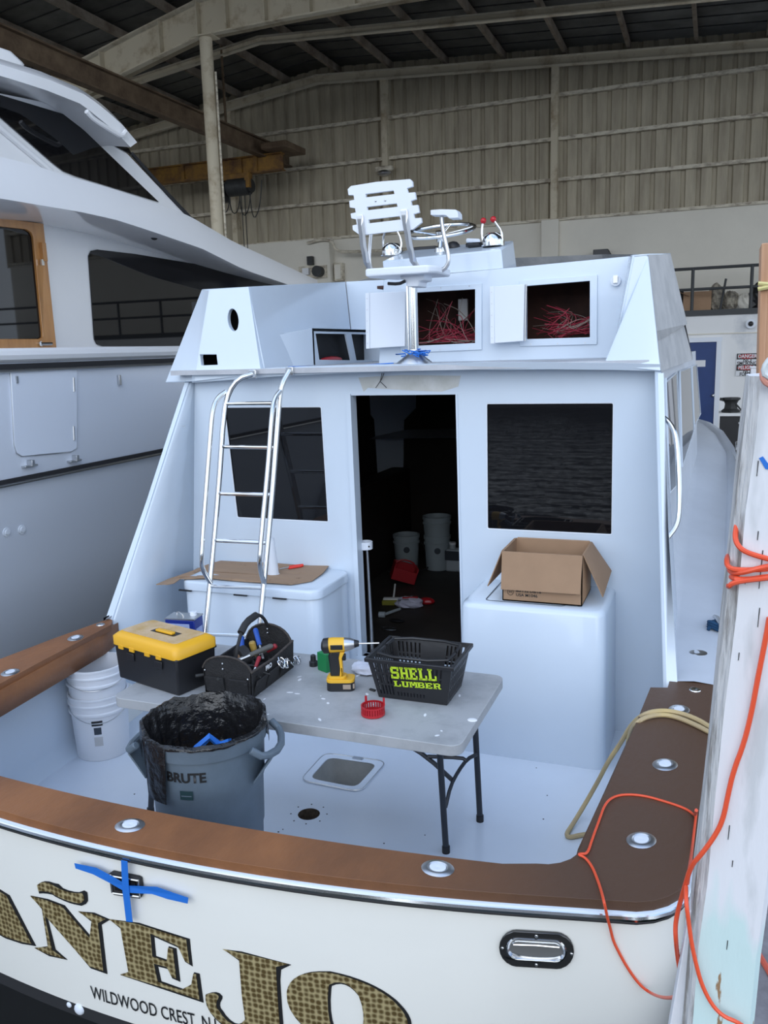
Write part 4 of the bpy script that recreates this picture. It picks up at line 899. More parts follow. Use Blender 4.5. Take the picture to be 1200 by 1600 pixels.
# wiring inside the two openings
for O, seed, lab in ((O1, 3, 'left'), (O2, 5, 'right')):
    rnd = random.Random(seed); x0, x1, z0, z1 = O[0].x, O[1].x, O[0].z, O[3].z
    gr, gg = MB(), MB()
    for k in range(34):
        red = k % 4 != 0
        g_ = gr if red else gg
        if lab == 'right' or k % 2: st = V((x0+rnd.uniform(-0.02, 0.25), 5.7+rnd.uniform(0, .3), z0+rnd.uniform(0.02, 0.22))); en = V((x1+0.03, 5.72+rnd.uniform(0, .2), z0+rnd.uniform(0.02, 0.16)))
        else: st = V((rnd.uniform(x0, x1), 5.75+rnd.uniform(0, .3), rnd.uniform(z0+0.2, z1))); en = V((rnd.uniform(x0, x1), 5.7, z0+0.02))
        md = (st+en)/2+V((rnd.uniform(-.08, .08), rnd.uniform(-.05, .05), rnd.uniform(-.12, .10)))
        m2 = V((rnd.uniform(x0, x1), 5.7+rnd.uniform(0, .1), z0+rnd.uniform(-0.01, 0.06)))
        g_.tube([st, md, m2, en], 0.0018 if rnd.random() < .8 else 0.003, 5, smooth=2)
    tag(obj('red_wiring', gr, WIRER, boat), kind='stuff'); tag(obj('grey_wiring', gg, WIREG, boat), kind='stuff')
p = PY(724, 484, 6.0); obj('terminal_block', MB().box(p, (0.07, 0.03, 0.15)), CONCW, boat, bevel=0.005)
# console pod with sloping dash
q0, q1, q2, q3 = PY(600, 436, YC+0.02), PY(786, 419, YC+0.02), PY(783, 389, YC+0.02), PY(597, 408, YC+0.02)
r1, r2 = PY(807, 417, 6.2), PY(802, 376, 6.2); r3 = V((q3.x, 6.2, r2.z)); r0 = V((q0.x, 6.2, r1.z))
g = MB().poly([q0, q1, q2, q3]).poly([q1, r1, r2, q2]).poly([q3, q2, r2, r3]).poly([q0, q3, r3, r0]).poly([r0, r3, r2, r1]); obj('console_pod', g, WHITE, boat, bevel=0.01)
def ondash(px, py, off=0): n = (q2-q3).cross(r2-q2).normalized(); n = n if n.z > 0 else -n; return PP(px, py, q2+n*off, n)
DN = (q2-q3).cross(r2-q2).normalized(); DN = DN if DN.z > 0 else -DN
for q, w, h_ in (((662, 392), 0.22, 0.10), ((742, 385), 0.12, 0.06)):
    p = ondash(*q); obj('instrument_cluster', MB().box(p+DN*0.01, (w, h_, 0.03)), BLK, boat, bevel=0.008)
p = ondash(708, 388); obj('compass_dome', MB().sph(p, 0.055, (1, 1, 0.9)), BLK, boat)
p = PY(962, 439, YC-0.02); s_ = obj('round_socket', MB().lathe(p, [(0.032, 0), (0.031, 0.006), (0.02, 0.007), (0, 0.007)], 20, Matrix.Rotation(R(90), 4, 'X')), WHITE2, boat); obj('socket_insert', MB().box(p+V((0, -0.012, 0.01)), (0.025, 0.012, 0.045)), STEEL2, s_)
# starboard aft wing and grey primed outer side
S0, S1, S2, S3 = PY(990, 400, 4.90), PY(1013, 398, 4.92), PY(1033, 580, 4.70), PY(953, 572, 4.72)
quad('starboard_flybridge_facet', [S0, S1, S2, S3, PY(942, 572, 4.74), PY(958, 560, 4.84)], (0, 0.03, 0))
U1, U2 = PY(1048, 397, 5.8), PY(1083, 562, 6.3); UM = PY(1074, 506, 6.1); UM2 = PY(1066, 503, 6.1)
g = MB().grid([[S1, U1, V((U1.x, 7.2, U1.z))], [S2.lerp(S1, 0.34), PY(1066, 500, 6.0), V((UM.x, 7.2, UM.z))], [S2, U2, V((U2.x, 7.4, U2.z))]])
g = MB().grid([[S1, U1], [S2.lerp(S1, 0.34)+V((0.0, 0, 0)), UM], [S2.lerp(S1, 0.25), PY(1069, 506, 6.15)], [S2, U2]]); obj('starboard_flybridge_side', g, PRIMER, boat, ang=20)
g = MB().grid([[U1, V((-0.9, 7.3, 2.95)), V((-1.75, 7.6, 3.0)), V((-2.6, 7.3, 2.95)), V((-3.0, 6.9, 2.80))], [U2, V((-0.6, 7.9, 2.15)), V((-1.75, 8.3, 2.15)), V((-2.9, 7.9, 2.15)), V((-3.35, 6.9, 2.08))]]); obj('flybridge_front', g, PRIMER, boat)
g = MB().poly([S0, S1, U1, V((ce[2].x, 6.5, 2.85)), ce[2]]); obj('starboard_coaming_cap', g, WHITE, boat, solid=0.01)
g = MB().poly([S0, ce[2], ce[1], PY(958, 560, 4.84)]); obj('starboard_coaming_inner', g, WHITE, boat, solid=0.01)
obj('flybridge_overhang', MB().grid([[S2+V((0, 0, 0.004)), U2+V((0, 0, 0.004))], [V((-0.45, 4.8, 2.10)), V((-0.45, 6.25, 2.10))]]).grid([[P0, P3], [V((-3.35, 6.9, 2.08)), V((-3.1, 6.9, 2.10))]]), WHITE, boat)
# ---- transom fittings and lettering
off = 0.004
c = PT(195, 1384); 
def tpoly(pts, off): return [PT(a, b, off) for a, b in pts]
L = obj('transom_light', MB().plate(tpoly([(169, 1366), (174, 1363), (214, 1371), (219, 1374), (222, 1398), (218, 1405), (178, 1399), (173, 1395)], 0.014), [], (0, 0.014, 0)), BLKM, boat, bevel=0.003)
obj('light_bezel', MB().tube(tpoly([(172, 1368), (216, 1376), (218, 1401), (176, 1395)], 0.018), 0.004, 6, closed=True), STEEL, L)
obj('light_lens', MB().plate(tpoly([(177, 1372), (211, 1379), (213, 1397), (180, 1391)], 0.02), [], (0, 0.006, 0)), GLASS, L)
tp1 = [(116, 1349), (150, 1356), (178, 1371), (200, 1384), (245, 1386), (270, 1395), (294, 1403), (293, 1412), (262, 1405), (238, 1397), (198, 1395), (172, 1380), (145, 1366), (118, 1357)]
tp2 = [(189, 1344), (199, 1346), (201, 1385), (207, 1441), (197, 1440), (191, 1390)]
for q, k in ((tp1, 0.024), (tp2, 0.027)): tag(obj('tape_strip', MB().plate(tpoly(q, k), [], (0, 0.0015, 0)), BTAPE), 'blue masking tape strip running %s over the small transom light' % ('sideways' if k < 0.025 else 'up and down'), 'tape')
def oblong(cx, cy, w, h, n=10):
    r = h/2; pts = []
    for k in range(n+1): a = -math.pi/2+math.pi*k/n; pts.append((cx+w/2-r+r*math.cos(a), cy+r*math.sin(a)))
    for k in range(n+1): a = math.pi/2+math.pi*k/n; pts.append((cx-w/2+r+r*math.cos(a), cy+r*math.sin(a)))
    return pts
def sk(p): return [(a, b+(a-838)*0.06) for a, b in p]
hw = obj('hawse_pipe', MB().plate(tpoly(sk(oblong(838, 1485, 117, 56)), 0.010), [tpoly(sk(oblong(838, 1485, 93, 34)), 0.010)], (0, 0.010, 0)), mat('dull_bronze_flange', (0.10, 0.10, 0.10), 0.25, 0.9), boat, bevel=0.004)
ring = [tpoly(sk(oblong(838, 1485, w, h)), o_) for w, h, o_ in ((95, 36, 0.010), (91, 33, 0.013), (84, 27, 0.006), (80, 23, 0.002))]
obj('hawse_throat', MB().grid(ring, closed=True), STEEL, hw); obj('hawse_interior', MB().poly(tpoly(sk(oblong(838, 1485, 86, 28)), 0.0022)), mat('hawse_inside', (0.13, 0.13, 0.125), 0.5), hw, smooth=False)
obj('throat_lip', MB().tube(tpoly(sk([(800, 1493), (812, 1497), (838, 1498), (864, 1497), (876, 1493)]), 0.006), 0.006, 8, smooth=1).tube(tpoly(sk([(802, 1478), (838, 1477), (874, 1478)]), 0.003), 0.003, 6), STEEL, hw)
for q in ((785, 1482), (893, 1491), (838, 1463), (838, 1508)): p = PT(*q, 0.012); obj('screw', MB().sph(p, 0.005, (1, 0.4, 1)), STEEL, hw)
for q in ((108, 1570, .5), (124, 1577, 1.0)): p = PT(q[0], q[1]); obj('through_hull', MB().sph(p, 0.022*q[2], (1, 0.5, 1)), WHITE2, boat)

def offset_poly(pts, d):
    n = len(pts); out_ = []
    A = sum(pts[i][0]*pts[(i+1) % n][1]-pts[(i+1) % n][0]*pts[i][1] for i in range(n)); s_ = 1 if A > 0 else -1
    for i in range(n):
        p0, p1, p2 = pts[i-1], pts[i], pts[(i+1) % n]
        def nr(a, b): dx, dy = b[0]-a[0], b[1]-a[1]; l = math.hypot(dx, dy) or 1; return (dy/l*s_, -dx/l*s_)
        n1, n2 = nr(p0, p1), nr(p1, p2); mx_, my = n1[0]+n2[0], n1[1]+n2[1]; l = max(0.5, (mx_*mx_+my*my)/2); out_.append((p1[0]+mx_*d/l, p1[1]+my*d/l))
    return out_
def bez(p0, p1, p2, n=6): return [((1-t)**2*p0[0]+2*t*(1-t)*p1[0]+t*t*p2[0], (1-t)**2*p0[1]+2*t*(1-t)*p1[1]+t*t*p2[1]) for t in [k/n for k in range(n+1)]]
s5 = lambda L: [(a/1.875, 1240+b/1.875) for a, b in L]
GL = []
# A (right part and left part beyond the frame), n with tilde, E, J, O : outlines in the photo's close-up
GL.append((s5([(-115, 235), (-62, 250), (18, 300), (92, 440), (60, 434), (12, 418), (-6, 408), (-30, 372), (-90, 352), (-110, 376), (-70, 394), (-160, 370), (-128, 352)]), [s5([(-78, 330), (-40, 342), (-66, 280)])]))
GL.append((s5([(88, 300), (132, 312), (180, 330), (262, 424), (268, 372), (228, 345), (268, 352), (308, 368), (286, 380), (302, 520), (262, 506), (130, 356), (152, 458), (188, 484), (140, 470), (100, 452), (140, 450), (122, 336)]), []))
tl = bez((108, 268), (128, 250), (160, 272), 5)+bez((160, 272), (200, 296), (240, 292), 5)+bez((240, 292), (256, 316), (232, 322), 4)+bez((222, 320), (196, 316), (158, 296), 5)+bez((150, 290), (122, 284), (112, 286), 3)
GL.append((s5(tl), []))
GL.append((s5([(318, 368), (400, 382), (545, 428), (554, 498), (540, 488), (520, 446), (440, 410), (446, 478), (488, 492), (492, 452), (506, 456), (516, 542), (502, 536), (488, 508), (450, 498), (462, 552), (530, 576), (560, 560), (566, 528), (574, 530), (584, 604), (470, 566), (352, 530), (376, 524), (352, 392)]), []))
GL.append((s5([(652, 456), (700, 466), (842, 500), (808, 508)] + bez((808, 508), (812, 600), (820, 690), 5) + bez((816, 730), (780, 760), (700, 706), 6) + bez((690, 700), (606, 652), (602, 606), 6) + bez((602, 590), (630, 578), (640, 594), 4) + bez((640, 598), (624, 622), (644, 640), 4) + bez((650, 650), (690, 700), (718, 662), 5) + [(708, 590), (700, 486)]), []))
GL.append((s5(bez((840, 580), (850, 520), (950, 524), 8) + bez((960, 524), (1080, 548), (1150, 606), 8) + bez((1160, 616), (1212, 668), (1186, 700), 6) + bez((1170, 800), (1040, 790), (960, 740), 6) + bez((940, 720), (836, 650), (840, 590), 6)), [s5(bez((964, 560), (1010, 536), (1050, 590), 6) + bez((1060, 620), (1076, 690), (1040, 720), 6) + bez((1000, 730), (950, 680), (962, 570), 6))]))
nm = obj('boat_name_shadow', MB(), INK, boat) if 0 else None
gs, gg2 = MB(), MB()
for o_, hs in GL:
    bo_ = [(a+3.4, b+1.0) for a, b in offset_poly(o_, 2.6)]
    gs.plate(tpoly(bo_, 0.0018), [tpoly([(a+2.4, b+0.5) for a, b in offset_poly(h_, -2.2)], 0.0018) for h_ in hs], (0, 0.001, 0))
    gg2.plate(tpoly(o_, 0.0034), [tpoly(h_, 0.0034) for h_ in hs], (0, 0.001, 0))
obj('name_shadow_lettering', gs, INK, boat, smooth=False, weld=False); obj('gold_name_lettering', gg2, GOLD, boat, smooth=False, weld=False)
# hailing port under the name
a, b = PT(143, 1550), PT(356, 1606)
g = text_mb('WILDWOOD CREST, N.J.', 0.074, 0.0, 'LEFT', bold=0.0004, sx=0.64)
ux = (b-a); ex = V((1, 0, ux.z/ux.x)).normalized()
tw = max(v.co.x for v in g.b.verts)
ktx = (PT(372, 1611).x-a.x)/tw if 0 else 1.0
for v in g.b.verts:
    x = a.x + v.co.x*ex.x - v.co.y*ex.z*0.0; z = a.z + v.co.x*ex.z + v.co.y
    v.co = V((x, TY(x, z)-0.003, z))
obj('hailing_port_lettering', g, INK, boat, smooth=False)
# ================================================================ FITTED THINGS ON THE BOAT
# ladder to the flybridge
LP0 = V((-2.6, 4.60, 2.10)); LD = V((0, 0.32, 1)).normalized(); LN = V((0, -1, 0.32)).normalized()
def LA(px, py, off=0.0): return PP(px, py, LP0+LN*off, LN)
lad = thing('boarding_ladder', 'polished steel tube ladder leading from the cockpit up to the flybridge', 'ladder', (-2.6, 3.95, 0.0))
for pts in (((388, 585), (372, 592), (358, 612), (350, 640), (341, 771), (328, 915)), ((446, 580), (441, 600), (437, 618), (434, 660), (424, 790), (412, 915))):
    P = [LA(*q) for q in pts]; P[0] = P[0]+V((0, 0.05, 0.0)); e = P[-1]; d = (P[-1]-P[-2]).normalized(); P.append(e+d*((e.z-0.02)/-d.z))
    ps_ = obj('side_rail', MB().tube(P, 0.0165, 12, smooth=1), STEEL, lad)
    obj('mount_foot', MB().box(P[0]+V((0.0, 0.01, 0.0)), (0.05, 0.03, 0.05)), STEEL, lad, bevel=0.004)
for a, b in (((351, 631), (434, 630)), ((346, 698), (430, 699)), ((340, 771), (424, 773)), ((334, 844), (418, 848)), ((328, 916), (412, 919)), ((322, 991), (404, 994))):
    obj('rung', MB().tube([LA(*a), LA(*b)], 0.0125, 10), STEEL, lad)
P0_, P1_ = LA(324, 960), LA(408, 960); 
for pts in (((353, 612), (340, 621), (332, 640), (328, 690), (314, 870), (316, 890), (330, 912)), ((439, 610), (429, 622), (425, 645), (419, 730), (405, 870), (407, 893), (413, 912))):
    P = [LA(*q, 0.0 if i in (0, 6) else 0.045 if i in (1, 5) else 0.085) for i, q in enumerate(pts)]
    obj('hand_rail', MB().tube(P, 0.0145, 12, smooth=2), STEEL, lad)
# helm chair
YS = 5.10
ch = thing('helm_chair', 'white slatted helm chair on a polished steel pedestal on the flybridge', 'chair', (-1.76, YS, ZD))
def sy(L, y): return [PY(*c4(a, b), y) for a, b in L]
bo = [(82, 125), (100, 108), (240, 85), (425, 70), (438, 82), (440, 110), (408, 120), (414, 146), (452, 142), (458, 180), (430, 190), (434, 216), (468, 212), (476, 254), (445, 262), (450, 286), (486, 283), (490, 308), (440, 348), (300, 362), (150, 380), (110, 350), (108, 326), (132, 320), (128, 292), (102, 286), (98, 260), (126, 254), (122, 230), (94, 226), (90, 190), (118, 184), (114, 158), (86, 158)]
hs = [[(180, 152), (335, 132), (340, 152), (182, 171)], [(188, 223), (352, 203), (357, 222), (190, 242)], [(196, 293), (368, 273), (374, 293), (198, 314)]]
back = obj('backrest', MB().plate(sy(bo, YS-0.12), [sy(h_, YS-0.12) for h_ in hs], (0, 0.022, 0)), WHITE2, ch, bevel=0.004)
g = MB()
for q in ((236, 190), (288, 187)): p = PY(*c4(*q), YS-0.123); g.sph(p, 0.006, (1, .5, 1))
obj('screw', g, STEEL2, back)
def strap(L, w=0.020):
    g = MB(); 
    for (a, b, y1), (c_, d, y2) in zip(L, L[1:]):
        p, q = PY(*c4(a, b), YS+y1), PY(*c4(c_, d), YS+y2); g.prism([p+V((-w, 0, 0)), p+V((w, 0, 0)), q+V((w, 0, 0)), q+V((-w, 0, 0))], (0, -0.006, 0))
    return g
obj('side_bracket', strap([(150, 268, -.125), (158, 330, -.125), (170, 440, -.13), (188, 530, -.13), (215, 580, -.10), (262, 598, -.02), (320, 596, 0.08)]), ALU, ch)
obj('side_bracket', strap([(393, 238, -.125), (405, 320, -.125), (425, 440, -.13), (445, 525, -.13), (480, 572, -.10), (530, 580, 0.02), (560, 578, 0.1)]), ALU, ch)
sc_ = PY(*c4(440, 540), YS)
seatp = [PY(*c4(255, 575), YS-0.16), PY(*c4(440, 572), YS-0.16), PY(*c4(660, 575), YS-0.02), PY(*c4(662, 540), YS+0.24), PY(*c4(430, 500), YS+0.30), PY(*c4(250, 545), YS+0.24)]
for p in seatp: p.z = 2.685
obj('seat', MB().prism([V((-2.00, YS-0.17, 2.685)), V((-1.60, YS-0.17, 2.685)), V((-1.56, YS-0.10, 2.685)), V((-1.58, YS+0.22, 2.685)), V((-1.95, YS+0.22, 2.685)), V((-2.03, YS-0.05, 2.685))], (0, 0, 0.045)), WHITE2, ch, bevel=0.012)
ar = [PY(*c4(a, b), YS+d) for a, b, d in ((600, 268, 0), (603, 330, 0), (618, 400, 0), (636, 480, 0), (640, 530, 0), (615, 570, 0), (560, 582, 0), (500, 585, 0))]
arm = obj('arm_tube', MB().tube(ar, 0.0125, 10, smooth=1), ALU, ch)
g = MB().prism([PY(*c4(a, b), YS-0.05) for a, b in ((538, 240), (600, 236), (678, 238), (690, 256), (692, 284), (640, 286), (618, 268), (538, 268))], (0, 0.09, 0)); obj('arm_pad', g, WHITE2, ch, bevel=0.008)
ar = [PY(*c4(a, b), YS+0.2) for a, b in ((212, 360), (205, 430), (200, 520), (215, 575), (260, 590))]
obj('arm_tube', MB().tube(ar, 0.011, 10, smooth=1), ALU, ch)
obj('swivel_mount', MB().prism([PY(*c4(a, b), YS-0.08) for a, b in ((366, 590), (505, 590), (502, 626), (474, 632), (472, 662), (405, 662), (405, 632), (372, 620))], (0, 0.16, 0)), WHITE2, ch, bevel=0.006)
obj('swivel_lever', MB().tube([PY(*c4(a, b), YS-0.09) for a, b in ((400, 632), (372, 645), (345, 648), (304, 646))], 0.010, 8), BLK, ch)
pt, pb = PY(*c4(440, 655), YS), V((0, 0, 0)); pc = V((pt.x, YS, ZD))
obj('pedestal_tube', MB().cyl((pt.x-0.0, YS, ZD+0.02), (pt.x, YS, pt.z+0.05), 0.030, n=24).cyl((pt.x-0.034, YS, ZD+0.05), (pt.x-0.034, YS, pt.z), 0.010, n=10), STEEL, ch)
obj('pedestal_base', MB().lathe(pc, [(0.115, 0), (0.11, 0.012), (0.06, 0.05), (0.036, 0.07), (0.033, 0.09)], 28), STEEL2, ch)
g = MB(); rnd = random.Random(4)
for k in range(26):
    a = rnd.uniform(0, 6.28); r_ = rnd.uniform(0.03, 0.09); p = pc+V((r_*math.cos(a), r_*math.sin(a)-0.02, 0.10-0.6*r_)); g.tube([p, p+V((rnd.uniform(-.05, .05), rnd.uniform(-.03, .03), rnd.uniform(-.02, .012))), p+V((rnd.uniform(-.07, .07), rnd.uniform(-.02, .02), rnd.uniform(-.02, .015)))], 0.004, 5)
tag(obj('tape_strand', g, BTAPE), 'tangle of torn blue tape around the foot of the helm chair', 'tape', kind='stuff')
p = [PZ(a, b, ZD+0.004) for a, b in ((492, 569), (560, 568), (600, 567.2))]
p = [V((-2.56, 4.95, ZD+0.004)), V((-2.3, 4.85, ZD+0.004)), V((-2.0, 4.9, ZD+0.004)), V((-1.86, 5.0, ZD+0.01))]
tag(obj('blue_line', MB().tube(p, 0.004, 6, smooth=2), BTAPE), 'thin blue line lying along the flybridge deck towards the chair', 'line')
# steering wheel and throttles
wc = PY(*c4(595, 372), 5.95); wn = V((0, -0.30, 1)).normalized(); wm = wn.to_track_quat('Z', 'Y').to_matrix()
sw = thing('steering_wheel', 'polished steel steering wheel lying nearly flat on the flybridge console', 'steering wheel', wc-V((0, 0, 0.16)))
rad = 0.24
obj('rim', MB().tube([wc+wm @ V((rad*math.cos(q), rad*math.sin(q), 0.02)) for q in [2*math.pi*k/36 for k in range(36)]], 0.013, 8, closed=True), STEEL, sw)
for k in range(5):
    q = 2*math.pi*k/5+0.3; obj('spoke', MB().tube([wc+wm @ V((0.03*math.cos(q), 0.03*math.sin(q), -0.01)), wc+wm @ V((rad*math.cos(q), rad*math.sin(q), 0.02))], 0.008, 8), STEEL, sw)
obj('hub', MB().cyl(wc-wn*0.05, wc+wn*0.02, 0.035), STEEL, sw)
sb = ondash(*c4(592, 470)); obj('column', MB().cyl(sb, wc-wn*0.03, 0.018), STEEL, sw); obj('column_base', MB().cyl(sb-DN*0.005, sb+DN*0.03, 0.04, 0.03), STEEL, sw)
def throttle(px, py, lab, knobs, L):
    b = ondash(*c4(px, py)); t = thing('throttle_control', lab, 'throttle', b)
    m = Matrix.Rotation(0, 4, 'Z'); g = MB().lathe(b, [(0.075, 0), (0.075, 0.03), (0.068, 0.06), (0.045, 0.085), (0, 0.09)], 24, None, 1.0, 1.2); obj('chrome_housing', g, STEEL, t)
    obj('mount_plate', MB().box(b+V((0, 0, 0.003)), (0.13, 0.14, 0.008)), STEEL, t, bevel=0.004)
    for pts in L:
        P = [PY(*c4(a, b_), b.y-0.02) for a, b_ in pts]
        o = obj('lever', MB().tube(P, 0.0075, 8, smooth=1), STEEL, t)
        if knobs: obj('red_knob', MB().sph(P[-1], 0.021), REDD, o)
    return t
throttle(885, 442, 'chrome throttle housing with two red-knobbed levers at the right end of the console', True, [[(832, 430), (822, 380), (822, 340), (830, 300)], [(935, 410), (930, 355), (905, 320), (885, 292)]])
throttle(330, 495, 'chrome gear control with plain bent levers behind the helm chair', False, [[(280, 480), (276, 400), (290, 350)], [(376, 470), (378, 400), (352, 350)]])
p = ondash(*c4(775, 432)); tag(obj('folded_cloth', MB().box(p+V((0, 0, 0.025)), (0.10, 0.08, 0.03), (0, 5, 10)), WHITE2, bevel=0.01), 'small white folded cloth on the console left of the red-knobbed throttle', 'cloth')
p = ondash(*c4(785, 445)); tag(obj('black_glove', MB().sph(p+V((0, -0.02, 0.01)), 0.05, (1.2, .8, .4), 8), BLK), 'black glove in front of the folded cloth on the console', 'glove')
# deck boxes
def boxtop(nm, label, cat, x0, x1, y0, y1, h, rr, dr=0.0):
    t = thing(nm, label, cat, ((x0+x1)/2, (y0+y1)/2, 0)); return t
t = thing('bait_cabinet', 'tall smooth white moulded cabinet right of the cabin door, carrying an open carton', 'cabinet', (-0.85, 4.6, 0))
def rsolid(x0, x1, y0, y1, z0, z1, r, fl=0.0, crown=0.03, n=5):
    rows = []
    for z, f_ in ((z0, fl), (z1-crown, 0), (z1-crown*0.35, -crown*0.25), (z1, -crown)):
        ps = rrect((x0+x1)/2, (y0+y1)/2, x1-x0+2*f_, y1-y0+2*f_, r, n); rows.append([V((a, b, z)) for a, b in ps])
    g = MB(); g.grid(rows, closed=True); g.poly(rows[-1]); return g
obj('cabinet_body', rsolid(-1.265, -0.485, 4.335, 4.90, 0, 0.875, 0.06, fl=0.015), WHITE, t, ang=60)
g = MB().plate([(a, b, 0.877) for a, b in rrect(-0.92, 4.60, 0.44, 0.40, 0.03)], [[(a, b, 0.877) for a, b in rrect(-0.92, 4.60, 0.43, 0.39, 0.025)]], (0, 0, 0.001)); obj('lid_seam', g, NAVYG, t)
t = thing('freezer_box', 'white lidded freezer box left of the cabin door behind the ladder, cardboard on its lid', 'cooler', (-2.62, 4.6, 0))
obj('box_body', rsolid(-3.075, -2.13, 4.335, 4.83, 0, 0.812, 0.08, crown=0.004), WHITE, t, ang=60)
obj('box_lid', rsolid(-3.085, -2.12, 4.322, 4.835, 0.815, 0.872, 0.09, crown=0.014), WHITE, t, ang=60)
for px in (289, 375, 436): p = PY(px, 921+(px-289)*0.055, 4.318); p.z = 0.812; obj('finger_slot', MB().box(p+V((0, 0.002, 0)), (0.09, 0.012, 0.008)), INK, t)
# things on the freezer box
pc_ = [(243, 906), (262, 897), (300, 890), (345, 877), (400, 880), (470, 884), (514, 886), (505, 896), (488, 908), (455, 914), (418, 912), (330, 905), (282, 905), (272, 912), (262, 914)]
rows = []
zz = 0.878
pts = [PZ(a, b, zz) for a, b in pc_]
g = MB().plate(pts, [], (0, 0, 0.005)); bmesh.ops.triangulate(g.b, faces=g.b.faces); bmesh.ops.subdivide_edges(g.b, edges=g.b.edges, cuts=2)
for v in g.b.verts:
    if v.co.x < -3.08: v.co.z += -0.05*(-3.08-v.co.x)/0.2
    v.co.z += 0.006*max(0, math.sin(v.co.x*13+v.co.y*9))
tag(obj('cardboard_sheet', g, CARD2, smooth=False), 'torn stained brown cardboard sheet lying on the white freezer box', 'cardboard')
a = PZ(427, 897, 0.885); tp = PY(428, 841, a.y)
g = MB().lathe(a, [(0.040, 0), (0.036, 0.004), (0.018, tp.z-a.z), (0, tp.z-a.z+0.001)], 20); tag(obj('white_nozzle', g, WHITE2), 'slim white plastic cone standing on the cardboard behind the ladder', 'cone')
a, b, c_ = PZ(437, 889, 0.892), PZ(452, 886, 0.892), PZ(474, 883, 0.895)
t = thing('utility_knife', 'red handled cutter lying on the cardboard right of the white cone', 'knife', a)
obj('blade', MB().tube([a, b], 0.003, 6), STEEL2, t); obj('handle', MB().tube([b, c_], 0.010, 8), mat('bright_red', (0.75, 0.03, 0.01), 0.4), t, bevel=0.002); obj('trigger', MB().tube([b+V((0.01, -0.03, 0)), c_+V((0, -0.025, 0))], 0.006, 6), mat('bright_red', (0.75, 0.03, 0.01)), t)
# open carton on the bait cabinet
t = thing('open_carton', 'open brown cardboard carton with spread flaps on the white cabinet under the right window', 'box', (-0.83, 4.6, 0.878))
x0, x1, y0, y1, z0, z1 = -1.045, -0.615, 4.42, 4.76, 0.879, 1.155
W_ = 0.006
g = MB().plate([(x0, y0, z0), (x1, y0, z0), (x1, y1, z0), (x0, y1, z0)], [], (0, 0, W_))
for a, b, n_ in (((x0, y0), (x1, y0), (0, W_, 0)), ((x1, y0), (x1, y1), (-W_, 0, 0)), ((x1, y1), (x0, y1), (0, -W_, 0)), ((x0, y1), (x0, y0), (W_, 0, 0))): g.plate([(a[0], a[1], z0), (b[0], b[1], z0), (b[0], b[1], z1), (a[0], a[1], z1)], [], n_)
obj('carton_body', g, CARD, t)
def flap(pts, v): obj('flap', MB().prism([V(p) for p in pts], v), CARD, t)
flap([(x0, y0, z1), (x1, y0, z1), (x1-0.005, y0-0.035, z1-0.20), (x0-0.0, y0-0.03, z1-0.205)], (0, -0.005, 0.0))
flap([(x1, y0+0.01, z1), (x1, y1-0.01, z1), (x1+0.11, y1-0.01, z1-0.16), (x1+0.10, y0+0.04, z1-0.23)], (0.005, 0, 0.002))
flap([(x0, y0+0.01, z1), (x0, y1-0.01, z1), (x0-0.075, y1-0.01, z1-0.20), (x0-0.085, y0+0.02, z1-0.21)], (-0.005, 0, 0.002))
flap([(x0+0.01, y1, z1), (x1-0.01, y1, z1), (x1-0.01, y1+0.065, z1-0.05), (x0+0.01, y1+0.065, z1-0.05)], (0, 0.004, 0.004))
g = text_mb('80/Y32 D8/18', 0.022, 0, 'LEFT', bold=0.0005, sx=1.1); g.xf(Matrix.Translation((x0+0.075, y0-0.001, z0+0.060)) @ FRONT); obj('carton_lettering', g, INK, t)
g = text_mb('USA M1046', 0.022, 0, 'LEFT', bold=0.0005, sx=1.1); g.xf(Matrix.Translation((x0+0.075, y0-0.001, z0+0.036)) @ FRONT); obj('carton_lettering', g, INK, t)
g = MB().tube([(x0+0.045+0.016*math.cos(q), y0-0.001, z0+0.05+0.018*math.sin(q)) for q in [2*math.pi*k/16 for k in range(16)]], 0.0012, 4, closed=True); g2 = text_mb('H', 0.022); g2.xf(Matrix.Translation((x0+0.045, y0-0.0015, z0+0.05)) @ FRONT)
obj('carton_mark', g, INK, t); obj('carton_mark', g2, INK, t)
# pole with white collar just inside the door
p = V((-2.045, 4.80, 0.30)); a = PY(571, 851, 4.95)
pb_ = PY(581, 1003, 4.95)
t = thing('rod_pole', 'slim metal pole topped by a white ring, standing just inside the cabin door', 'pole', (pb_.x, 4.95, 0.15))
obj('pole_tube', MB().tube([(pb_.x, 4.95, 0.16), (pb_.x, 4.95, 0.45), (a.x+0.01, 4.95, a.z-0.03)], [0.016, 0.012, 0.008, 0.008], 10), ALU, t)
g = MB().open_lathe((a.x, 4.95, a.z-0.028), [(0.043, 0), (0.047, 0.002), (0.047, 0.048), (0.043, 0.05), (0.040, 0.048), (0.040, 0.004)], 24); g.lathe((a.x, 4.95, a.z-0.028), [(0.0, 0), (0.044, 0.0), (0.044, 0.006), (0, 0.006)], 24)
rg = obj('white_ring', g, WHITE2, t)
for dx in (-0.022, 0.036): obj('ring_screw', MB().sph((a.x+dx, 4.95-math.sqrt(0.047**2-dx*dx), a.z-0.004), 0.006), INK, rg)
